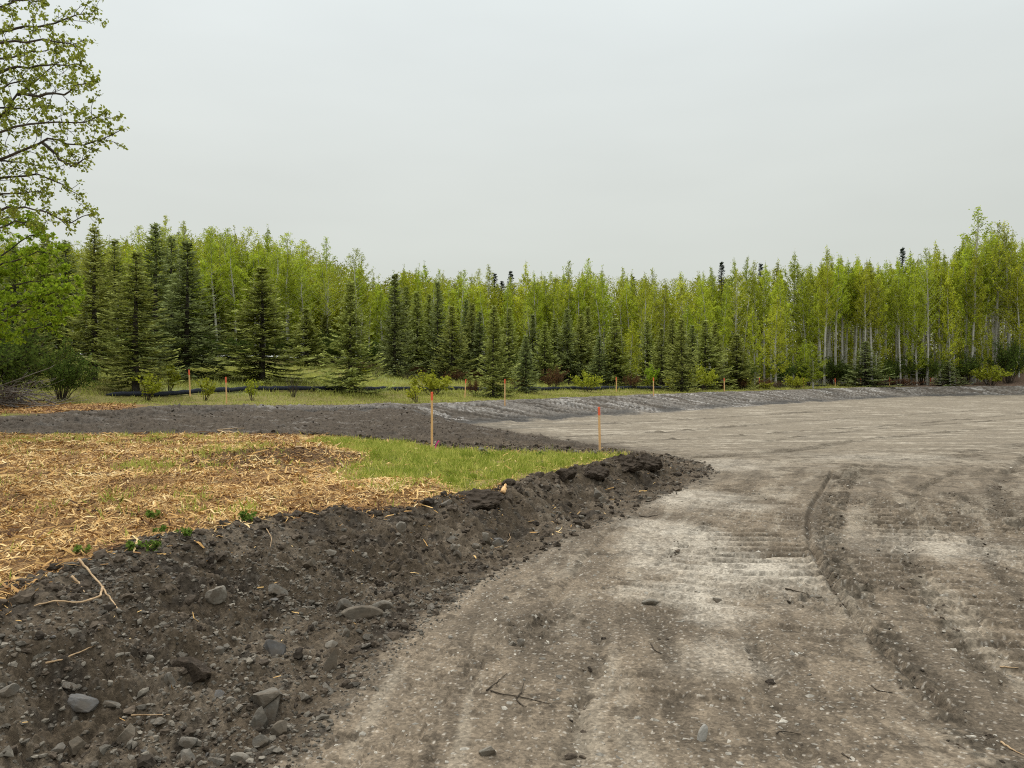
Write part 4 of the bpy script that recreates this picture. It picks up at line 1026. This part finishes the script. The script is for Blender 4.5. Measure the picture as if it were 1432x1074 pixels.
def gravel():
    b = MB(); cl = MB(); rb = MB()
    for n, d0, d1, p0, p1, sd, k in [(44000,2.2,6,-500,760,31,1.),(36000,6,16,60,1060,32,1.3)]:
        x, y, rs = scatter(n, d0, d1, p0, p1, sd); f = fields(x, y)
        n1 = fbm(x, y, .6, 3, 160)
        keep = (f['dI'] > .08) & (f['dR'] > -.05-.1*rs.rand(n)) & (rs.rand(n) < .62+.5*n1)
        x, y = x[keep], y[keep]; m = len(x); sz = np.clip(rs.lognormal(-4.35,.55,m),.006,.055)*k
        stones(b, np.stack([x,y,height(x,y)+sz*.12],-1), sz, .62, rs, np.clip(.42+.28*rs.randn(m),0,1))
    x, y, rs = scatter(46000, 2.2, 14, 250, 1600, 33); f = fields(x, y); n1 = fbm(x, y, .9, 3, 161)
    keep = (f['dR'] < -.02) & (rs.rand(len(x)) < (.5+.6*n1)*sm(15,3,y)); x, y = x[keep], y[keep]; m = len(x)
    sz = np.clip(rs.lognormal(-4.45,.6,m),.005,.05)
    stones(rb, np.stack([x,y,height(x,y)-sz*.12],-1), sz, .6, rs, np.clip(.45+.28*rs.randn(m),0,1))
    x, y, rs = scatter(9000, 14, 34, 0, 900, 34); f = fields(x, y)
    keep = (f['dI'] > .1) & (f['dR'] > 0) & (f['s'] > .3) & (rs.rand(len(x)) < .5); x, y = x[keep], y[keep]; m = len(x)
    sz = np.clip(rs.lognormal(-3.6,.5,m),.015,.10)
    stones(b, np.stack([x,y,height(x,y)],-1), sz, .6, rs, np.clip(.38+.22*rs.randn(m),0,1))
    x, y, rs = scatter(16000, 15, 34, -60, 800, 35); f = fields(x, y)
    keep = (f['dI'] > .1) & (f['dR'] > .2) & (f['s'] > .1) & (rs.rand(len(x)) < .55); x, y = x[keep], y[keep]; m = len(x)
    sz = np.clip(rs.lognormal(-3.5,.5,m),.02,.12)
    stones(cl, np.stack([x,y,height(x,y)],-1), sz, .6, rs, rs.rand(m), ICO1, ICF1, .2)
    tag(b.build('gravel', M['stones']), kind='stuff'); tag(rb.build('road_gravel', M['roadstones']), kind='stuff')
    # crumbs of dark earth along the bank
    for n, d0, d1, p0, p1, sd, k in [(13000,2.2,7,-400,760,41,1.),(16000,7,16,200,1040,42,1.5)]:
        x, y, rs = scatter(n, d0, d1, p0, p1, sd); f = fields(x, y); n1 = fbm(x, y, .5, 3, 162)
        edge = np.exp(-((f['dI']-.1)/.2)**2)
        keep = (f['dI'] > -.06) & (f['dR'] > -.04) & (rs.rand(n) < .5+.5*n1+.5*edge)
        x, y, edge = x[keep], y[keep], edge[keep]; m = len(x); sz = np.clip(rs.lognormal(-3.75,.6,m),.01,.10)*k*(.8+.25*edge)
        stones(cl, np.stack([x,y,height(x,y)+sz*.1],-1), sz, .75, rs, rs.rand(m), ICO1, ICF1, .2)
    x, y, rs = scatter(9000, 3, 12, 560, 1500, 43); f = fields(x, y); z, P = height(x, y, f, True)
    keep = (P['dk'] > .3) & (rs.rand(len(x)) < .9); x, y, z = x[keep], y[keep], z[keep]; m = len(x); sz = np.clip(rs.lognormal(-4.2,.5,m),.008,.06)
    stones(cl, np.stack([x,y,z],-1), sz, .6, rs, rs.rand(m), ICO1, ICF1, .2)
    tag(cl.build('soil_clods', M['clod']), kind='stuff')
M['clod'] = mat_noise('earth_clod', (.042,.032,.023), (.11,.086,.062), 40., .95, .6, 5., (1,1,1), True, .008)
gravel()

# ------------------------------------------------------------------ rocks one can point at
def rock_mesh(seed, dims, cuts=9):
    rs = np.random.RandomState(seed); V, F = subdiv(ICO2, ICF2)
    for i in range(cuts):
        n = unit(rs.randn(3)); d = rs.uniform(.38,.8)
        q = V@n-d; V = V - np.maximum(q,0)[:,None]*n
    V = V*(1+.035*pn(V[:,0]*3+seed, V[:,1]*3+V[:,2]*2, seed)[:,None]+.018*pn(V[:,0]*9+seed, V[:,1]*9+V[:,2]*7, seed)[:,None])
    return V*np.array(dims)/2/.82, F
M['rock'] = mat_noise('grey_rock', (.09,.081,.067), (.23,.21,.175), 16., .85, .5, 6., (1,1,1.6), False, .008, .85)
M['rock_pale'] = mat_noise('pale_rock', (.14,.125,.10), (.29,.265,.22), 16., .85, .4, 6., (1,1,1.6), False, .008, .85)
M['rock_brown'] = mat_noise('earth_stained_rock', (.075,.062,.046), (.20,.17,.13), 14., .9, .5, 6., (1,1,1.6), False, .008, .85)
M['shard'] = mat_noise('white_shard', (.24,.225,.195), (.38,.36,.32), 14., .85, .3, 5.)
M['slate'] = mat_noise('blue_grey_slate', (.085,.082,.078), (.16,.155,.147), 12., .75, .3, 5., (1,3,1), False, .006, .6)
ROCKS = [ # px, py of its foot, width px, height px, roll, material, label
 (368,985,66,30,-.35,'rock','largest rock of the dark bank, a long rounded grey slab low on the slope'),
 (381,1006,24,36,.9,'rock','upright grey splinter just below the largest slab, right one of two'),
 (363,1022,22,38,1.2,'rock','pale flat splinter just below the largest slab, left one of two'),
 (384,918,30,34,.7,'slate','blue-grey slate face half buried in the middle of the bank'),
 (530,858,32,24,-.3,'rock_pale','tan angular rock near the toe of the bank, flat top to the road'),
 (481,852,18,15,0,'rock','small round dark stone left of the tan angular rock'),
 (505,868,52,18,.05,'rock_brown','wide soil-stained rock half buried below the round dark stone'),
 (461,940,22,36,1.1,'rock_brown','elongated brown rock standing in the soil near the toe'),
 (463,906,15,11,0,'rock_pale','pale round pebble above the elongated brown rock'),
 (483,889,14,13,.3,'rock_pale','pale white-edged stone just above the pale round pebble'),
 (300,840,26,22,.3,'rock_pale','tan wedge-shaped rock alone high on the left of the bank'),
 (385,834,30,13,.35,'rock','thin grey slab tilted in the soil right of the tan wedge'),
 (112,998,40,20,.25,'slate','flat blue-grey slab in the lower left corner of the bank'),
 (146,990,34,8,.2,'rock','thin sliver of stone touching the flat blue-grey slab'),
 (106,1056,40,22,-.1,'rock_brown','rounded brown-grey rock near the bottom left corner'),
 (82,1055,22,14,0,'rock','smaller grey rock at the left side of the rounded brown-grey one'),
 (176,1038,24,32,.1,'rock_brown','egg-shaped brown rock standing out of the soil at the lower left'),
 (262,1048,24,18,.2,'rock','blocky grey rock above the roundish one near the bottom edge'),
 (258,1066,26,18,0,'rock','roundish grey rock at the bottom edge below the blocky one'),
 (366,1046,26,18,.5,'rock','angular grey-green rock near the bottom of the bank by the road'),
 (332,1070,26,12,0,'rock_pale','pale rock cut by the bottom edge of the picture'),
 (10,975,24,14,0,'rock','grey rock cut by the left edge of the picture'),
 (393,1030,26,20,.2,'rock_brown','earth-coated rock right of the two splinters'),
 (680,758,17,20,.9,'rock_pale','pale pointed rock, the tallest of the little heap on the bank'),
 (694,765,24,10,.1,'rock','dark flat stone right of the pale pointed rock'),
 (667,768,12,9,0,'rock','little grey stone at the left foot of the pale pointed rock'),
 (697,760,14,8,.3,'slate','small slate chip behind the dark flat stone'),
 (637,779,14,13,0,'rock','round grey stone left of the little heap'),
 (630,761,20,10,.2,'rock','flat grey stone above the round grey stone'),
 (636,768,16,10,0,'rock_pale','pale stone between the flat stone and the round one'),
 (560,744,17,12,.3,'rock_pale','pale grey wedge high on the bank below the chips'),
 (604,706,16,9,0,'rock','left one of two grey stones at the corner of the turf'),
 (623,709,18,10,0,'rock','right one of two grey stones at the corner of the turf'),
 (836,699,16,14,.2,'rock','larger grey stone of a pair in the far bank face'),
 (843,703,13,9,.2,'rock_pale','smaller pale stone of a pair in the far bank face'),
 (737,697,9,8,0,'rock','single round pebble high in the bank beneath the turf'),
 (676,636,16,12,.1,'rock','lone grey rock at the back edge of the turf'),
 (804,638,14,9,.2,'rock','grey rock behind the thin stake, left of two'),
 (830,637,10,7,0,'rock_pale','pale stone behind the thin stake, right of two'),
 (437,764,13,10,0,'rock_pale','small pale stone in the bare soil right of the chips edge'),
 (459,777,18,8,0,'rock_pale','flat pale stone right of the middle of the bank top'),
 (433,795,18,12,0,'rock_brown','dark brown lump of stone in the upper middle of the bank'),
 (305,912,14,10,.3,'rock','small angular grey stone on the little soil ridge'),
 (235,958,16,18,.9,'rock','upright thin stone leaning at the foot of the hollow'),
 (205,925,16,8,0,'rock_pale','small tan flat stone left of the hollow'),
 (982,1036,12,24,1.2,'shard','white shard of rock standing out of the road'),
 (684,1058,26,16,-.3,'rock_pale','flat pale rock set in the road near the bottom'),
 (716,904,14,8,0,'rock_pale','left one of two pale stones in the damp patch of the road'),
 (728,903,12,9,.3,'rock','right one of two stones in the damp patch of the road'),
 (708,839,8,6,0,'rock_pale','small white pebble on the road near the bank'),
 (910,848,22,9,0,'rock_pale','flat whitish stone pressed into the middle of the road'),
 (1003,842,11,6,0,'rock_pale','pale pebble beside crumbs of dark earth on the road'),
 (1141,837,20,6,0,'rock_pale','thin pale stone at the edge of the track groove'),
]
for i, (px, py, wp, hp, roll, mt, lab) in enumerate(ROCKS):
    p = at(px, py-1); d = p[1]; w_ = wp/FPX*d; h_ = hp/FPX*d
    V, F = rock_mesh(500+i, (w_, min(w_,h_*1.6)*.8, h_*1.25), 8+i % 4)
    ca, sa = math.cos(roll if abs(roll) < .6 else roll*.25), math.sin(roll if abs(roll) < .6 else roll*.25)
    V = np.stack([V[:,0]*ca+V[:,2]*sa, V[:,1], -V[:,0]*sa+V[:,2]*ca], -1)
    o = build('rock', V, [F], M[mt], smooth=False)
    g = np.array([(wp*7) % 10, 0, 0])
    o.location = (p[0], p[1]+w_*.15, p[2]+h_*.14); o.rotation_euler.z = (i*1.7 % .8)-.4
    tag(o, lab, 'rock')
rs = np.random.RandomState(61); cnt = 0
RM = [build('rock', *(lambda a: (a[0],[a[1]]))(rock_mesh(600+i,(1,.75,.6),9)), M[mt], link=False) for i, mt in enumerate(['rock','rock_brown','rock','rock_pale','slate','rock'])]
while cnt < 130:
    d = math.sqrt(rs.uniform(2.6**2, 13**2)) if rs.rand() < .45 else rs.uniform(2.7,7); px = rs.uniform(-60, 960); x = (px-CX)/FPX*d
    f = fields(np.array([x]), np.array([d]))
    if f['dI'][0] < .15 or f['dR'][0] < .03: continue
    o = put('rock', RM[rs.randint(6)]); s = float(np.clip(rs.lognormal(-3.25,.38),.025,.085)); o.scale = (s, s, s*rs.uniform(.6,1.1))
    o.location = (x, d, h1(x, d)+s*.12); o.rotation_euler = (rs.randn()*.3, rs.randn()*.3, rs.rand()*6.28)
    tag(o, 'small loose stone lying in the dark soil of the bank', 'rock', 'small stones loose in the dark bank'); cnt += 1

# sods torn up along the bank's edge
M['sod'] = mat_noise('dark_root_sod', (.024,.018,.012), (.075,.056,.04), 30., .95, .9, 6., (1,1,1), False, .02)
for i, (px, py, wp, hp, lab) in enumerate([(668,706,66,18,'dark torn sod hanging over the bank at the front corner of the turf'),(830,667,36,14,'dark clod of turf roots on the bank rim near the thin stake'),(873,654,46,16,'biggest root clod at the far tip of the bank'),
        (905,655,36,16,'last earth clod at the very tip of the bank'),(790,676,28,14,'low clod between the torn sod and the root clod on the rim'),(262,955,42,26,'overhanging lump of earth above a dark hollow in the near bank')]):
    p = at(px, py); d = p[1]; V, F = rock_mesh(700+i, (wp/FPX*d, wp/FPX*d*.8, hp/FPX*d*1.3), 3)
    V = V*(1+.22*pn(V[:,0]*14, V[:,1]*14+V[:,2]*11, 5)+.12*pn(V[:,0]*40, V[:,1]*40+V[:,2]*33, 6))[:,None]
    o = build('earth_clod', V, [F], M['sod'], smooth=False); o.location = (p[0], p[1]+.05, p[2]+hp/FPX*d*.25); tag(o, lab, 'clod')

# ------------------------------------------------------------------ sticks, roots, brush
def stick(kind, pts, r, mat, label, cat='stick', lift=.012, forks=()):
    b = MB(); rs = np.random.RandomState(len(label)); p0 = None
    for path in (pts,)+tuple(forks):
        P = np.array([at(*q[:2])+np.array([0,0,lift+(q[2] if len(q) > 2 else 0)]) for q in path]); p0 = P[0] if p0 is None else p0
        n = 4*len(P); u = np.linspace(0,len(P)-1,n); Q = np.stack([np.interp(u,range(len(P)),P[:,k]) for k in range(3)],-1)
        Q[1:-1] = (Q[:-2]+2*Q[1:-1]+Q[2:])/4 + rs.randn(n-2,3)*r*.22
        b.tube(Q-p0, np.linspace(r,r*.45,n)*rs.uniform(.8,1.2,n), 5)
    o = b.build(kind, M[mat], smooth=True); o.location = p0; tag(o, label, cat)
stick('root',[(110,792,.03),(122,806,.02),(140,820),(148,833),(155,842),(166,858)],.0075,'stick','knotty pale root hanging from the chips onto the near bank, forked','root',.015,forks=[[(144,826),(140,838),(110,848),(80,846),(48,852)],[(100,812),(112,822),(118,832)]])
stick('stick',[(64,934),(85,928),(110,917),(133,907)],.006,'stick','thin straight orange-brown stick lying on the lower left bank')
stick('stick',[(184,1004),(205,1006),(237,1003)],.004,'stick','thin brown twig lying across the soil left of the largest slab')
stick('stick',[(305,604),(350,609),(400,616),(440,622)],.022,'stick','long pale pole lying along the back edge of the chips')
stick('stick',[(304,602),(325,601),(343,600)],.018,'stick','short pale stick just behind the long pole')
stick('stick',[(335,700),(365,697),(390,701)],.006,'stick','thin pale stick on the chips in front of the mound')
stick('wood_chunk',[(441,632),(449,619)],.03,'stick','pale split chunk of wood standing up at the end of the long pole','wood')
stick('wood_chunk',[(413,627),(438,627)],.025,'stick','pale flat slab of wood lying left of the standing chunk','wood')
stick('wood_chunk',[(444,670),(458,664)],.025,'stick','pale splintered stick in the middle of the chip mound','wood')
stick('wood_chunk',[(475,650),(488,658)],.022,'stick','pale splinter on the right shoulder of the chip mound','wood')
stick('wood_chunk',[(606,632),(626,637)],.018,'stick','pale scrap of wood on the turf below the tall stake','wood')
stick('stick',[(82,665),(130,663),(155,668)],.008,'darkstick','dark branch lying on the chips at the left')
stick('stick',[(100,715),(140,716),(200,722)],.008,'darkstick','reddish dark branch lying across the chips in the left foreground')
stick('twig',[(686,968),(700,972),(730,977),(772,988)],.004,'darkstick','forked dry twig lying on the road in the foreground','twig',.006,forks=[[(680,968),(697,954),(709,944)],[(722,978),(729,970),(733,958,.01)],[(722,980),(730,989),(736,991)]])
stick('twig',[(747,864),(752,873),(768,880)],.004,'darkstick','small hooked dark twig on the road above the damp patch','twig',.004)
stick('twig',[(910,901),(915,911),(925,915)],.004,'darkstick','short pale-tipped twig in the middle of the road','twig',.004)
stick('twig',[(894,722),(905,724),(920,721)],.008,'darkstick','dark twig on the pale dust near the tip of the bank','twig',.006)
stick('twig',[(1219,960),(1226,967),(1248,970)],.004,'darkstick','dark twig bent like a hook on the right half of the road','twig',.004)
stick('twig',[(1086,1029),(1092,1024),(1120,1029)],.004,'darkstick','dark bent twig at the bottom of the road right of the white shard','twig',.004)
stick('twig',[(1178,1056),(1190,1064)],.005,'darkstick','short dark splinter at the bottom edge of the road','twig',.004)
stick('twig',[(1398,935),(1412,940),(1424,936)],.005,'stick','pale twig in churned soil at the right edge','twig',.006)
stick('twig',[(1400,1040),(1415,1050),(1432,1058)],.005,'stick','pale straight twig in the lower right corner','twig',.006)
stick('twig',[(1098,826),(1110,828),(1130,834)],.007,'darkstick','dark twig lying left of the track groove','twig',.006)
stick('root',[(692,768),(703,766),(714,757),(712,751,.02)],.006,'stick','curled pale root loop beside the little stone heap','root',.012)
stick('root',[(372,742),(380,755),(378,768)],.004,'stick','thin pale root dangling below the chips in the middle','root',.012)
stick('stick',[(192,552,.0),(190,540,.5),(198,528,.8)],.03,'stick','broken grey sapling stub leaning by the left end of the black sock','stick',.0)
stick('leaf_litter',[(703,692,.02),(707,684,.05)],.035,'lath','pale yellow dead leaf standing in the turf edge right of the torn sod','leaf',.0)

def brush_pile():
    b = MB(); rs = np.random.RandomState(8); o = ground_at(-5, 23.5)
    for i in range(70):
        a = rs.uniform(-.5,.5)+(math.pi if rs.rand() < .45 else 0); l = rs.uniform(.8,2.4); e = rs.uniform(.0,.5)
        c = np.array([rs.randn()*.7, rs.randn()*.5, rs.uniform(.05,.7)]); d = np.array([math.cos(a)*math.cos(e), math.sin(a)*math.cos(e), math.sin(e)])
        P = c+d*np.linspace(-.4,.6,6)[:,None]*l+rs.randn(6,3)*.04
        b.tube(P, np.linspace(.025,.006,6)*rs.uniform(.5,1.2), 5)
        for q in range(3):
            p = P[rs.randint(2,6)]; dd = unit(d+rs.randn(3)*.6)
            b.tube(p+dd*np.linspace(0,rs.uniform(.2,.6),3)[:,None], [.007,.005,.003], 3)
    m = b.build('brush_pile', M['greystick'], smooth=True); m.location = o
    tag(m, 'pile of grey cut branches at the left edge before the green shrubs', 'brush pile')
brush_pile()

# small leafy weeds in the chips
WEED = bush_meshes(450, .12, .11, 7, 4, 5, (.025,.05), 'shrub', name=('stems','leaves'), thick=.003)
M['weed'] = mat_leaf('weed_leaf', (.08,.14,.02), (.20,.28,.06), .3, .1); WEED[1].materials[0] = M['weed']
for px, py, s, lab in [(212,726,1.2,'bright green leafy weed standing alone low in the chips'),(345,728,1.2,'broad green weed in the grassy tuft right of the lone weed'),(113,776,1.,'small weed at the left of the bank edge'),(185,772,1.,'little weed on the very edge of the chips above the soil'),
        (214,770,1.,'second little weed on the edge of the chips, right of the first'),(258,752,1.1,'weed with upright leaves where the chips edge bends'),(225,748,1.,'thin upright weed left of the bend of the chips edge'),(680,640,1.3,'low green weed beside the lone grey rock behind the turf'),(755,640,1.4,'leafy weed at the back rim of the turf before the thin stake')]:
    p = at(px, py); s *= .62; plant('weed_plant', p, WEED, ('stems','leaves'), (s,s,s), px*.7, lab, 'weed')

# ------------------------------------------------------------------ survey stakes, ribbon, silt sock
def stake_meshes(h, w, tip):
    a = MB(); t = .012; hh = h-tip
    a.box((0,0,hh/2-.12), (w,t,hh+.24))
    c = MB(); V = [(-w/2,-t/2,0),(w/2,-t/2,0),(w/2,t/2,0),(-w/2,t/2,0),(-w/2,-t/2,tip*.94),(w/2,-t/2,tip*.94),(w/2,t/2,tip*.94),(-w/2,t/2,tip*.94),(-w*.3,0,tip),(w*.3,0,tip)]
    V = np.array(V)*np.array([1.06,1.2,1])+np.array([0,0,hh])
    c.add(V, [(0,1,5,4),(1,2,6,5),(2,3,7,6),(3,0,4,7),(4,5,9,8),(6,7,8,9)], [(5,6,9),(7,4,8)])
    return a, c
STK = [(266,555,517,None,'stake with orange top behind the black sock, leftmost of all'),(317,565,527,None,'stake on the rim of the cut, second from the left'),(604,627,548,13.2,'tallest nearest stake with orange painted top at the back of the turf'),
 (650,556,530,40,'leaning stake on the far rim just right of the tall near stake'),(706,560,530,36.5,'upright stake on the far rim between the leaning one and the thin near stake'),(839,640,569,13.5,'thin near stake with orange tip at the tip of the turf'),
 (862,548,527.5,52,'stake on the far rim just right of the thin near stake'),(914,551,528,47.5,'stake before the leaning green sapling on the far rim'),(1013,547,529,55.5,'red-topped stake at the right end of the thick black sock'),
 (1062,545,528,64,'stake beside the low russet shrub on the far rim'),(1124,544,529,70,'stake at the wide low bright bush on the far rim'),(1168,539,529,76,'short stake right of the wide low bright bush'),(1203,541,528,78,'short stake below the dark low spruce at the right'),
 (1244,541,528,80,'dark red stake before the short russet strip'),(1259,540,526,81,'taller red stake in the middle of the russet strip'),(1301,542,528,82,'rightmost stake at the end of the grass rim')]
for i, (px, py, top, d, lab) in enumerate(STK):
    p = at(px, py) if d is None else ground_at(px, d); d = p[1]
    h = EYE+(HY-top)/FPX*d - p[2]; far = d > 60
    a, c = stake_meshes(h, .04 if d < 20 else .055 if d < 45 else .07, .15 if d < 20 else (.22 if not far else h*.5))
    r = empty('survey_stake', p, rs.uniform(-.3,.3)); r.rotation_euler.y = {0:-.04,3:.06,4:0,2:.0,5:-.02}.get(i, rs.randn()*.02); r.rotation_euler.x = rs.randn()*.02
    tag(r, lab, 'stake', 'survey stakes around the excavation')
    a.build('lath', M['lath'], r); c.build('painted_tip', M['orange'], r)
p = at(608, 627); b = MB()
P = np.array([(0,0,-.02),(.02,0,.05),(.05,-.01,.11),(.075,-.01,.135)]); W_ = np.array([.018,.018,.018,.03])
V = np.concatenate([P+np.array([1,0,-.4])*W_[:,None]/2+np.array([0,.002,0]), P-np.array([1,0,-.4])*W_[:,None]/2, P+np.array([1,0,-.4])*W_[:,None]/2+np.array([0,-.004,0]), P-np.array([1,0,-.4])*W_[:,None]/2+np.array([0,-.006,0])])
Q = []
for k in range(3): Q += [(k,k+1,4+k+1,4+k),(8+k,12+k,12+k+1,8+k+1),(k,8+k,8+k+1,k+1),(4+k,4+k+1,12+k+1,12+k)]
Q += [(0,4,12,8),(3,11,15,7)]
b.add(V, Q); o = b.build('ribbon_flag', M['pink']); o.location = p; tag(o, 'bright pink ribbon flag in the grass at the foot of the tallest stake', 'flag')

def sock():
    u, x, dd = SOCK
    r_ = np.interp(u, [148,400,1010], [.09,.11,.125])+.02*pn(u*.05, u*0, 3)+.012*pn(u*.3, u*0, 4); r_[:3] *= [.3,.6,.9]
    z = height(x, dd)+r_*.85+.05
    b = MB(); P = np.stack([x,dd,z],-1)
    th = np.linspace(0,2*np.pi,9)[:-1]
    b.tube(P-P[0], r_, 10)
    o = b.build('silt_sock', M['sock'], smooth=True); o.location = P[0]
    tag(o, 'long black silt sock snaking through the grass along the rim', 'silt sock')
    # thin black edging of the same barrier farther right
    u = np.linspace(1014, 1250, 60); dd = np.interp(u, [1014,1100,1170,1250], [dd[-1],72,78,83]); x = (u-CX)/FPX*dd
    b = MB(); P = np.stack([x,dd,height(x,dd)+.05],-1); b.tube(P-P[0], .055, 8)
    o = b.build('silt_sock', M['sock'], smooth=True); o.location = P[0]
    tag(o, 'thin far length of black sock between the stakes at the right', 'silt sock')
sock()
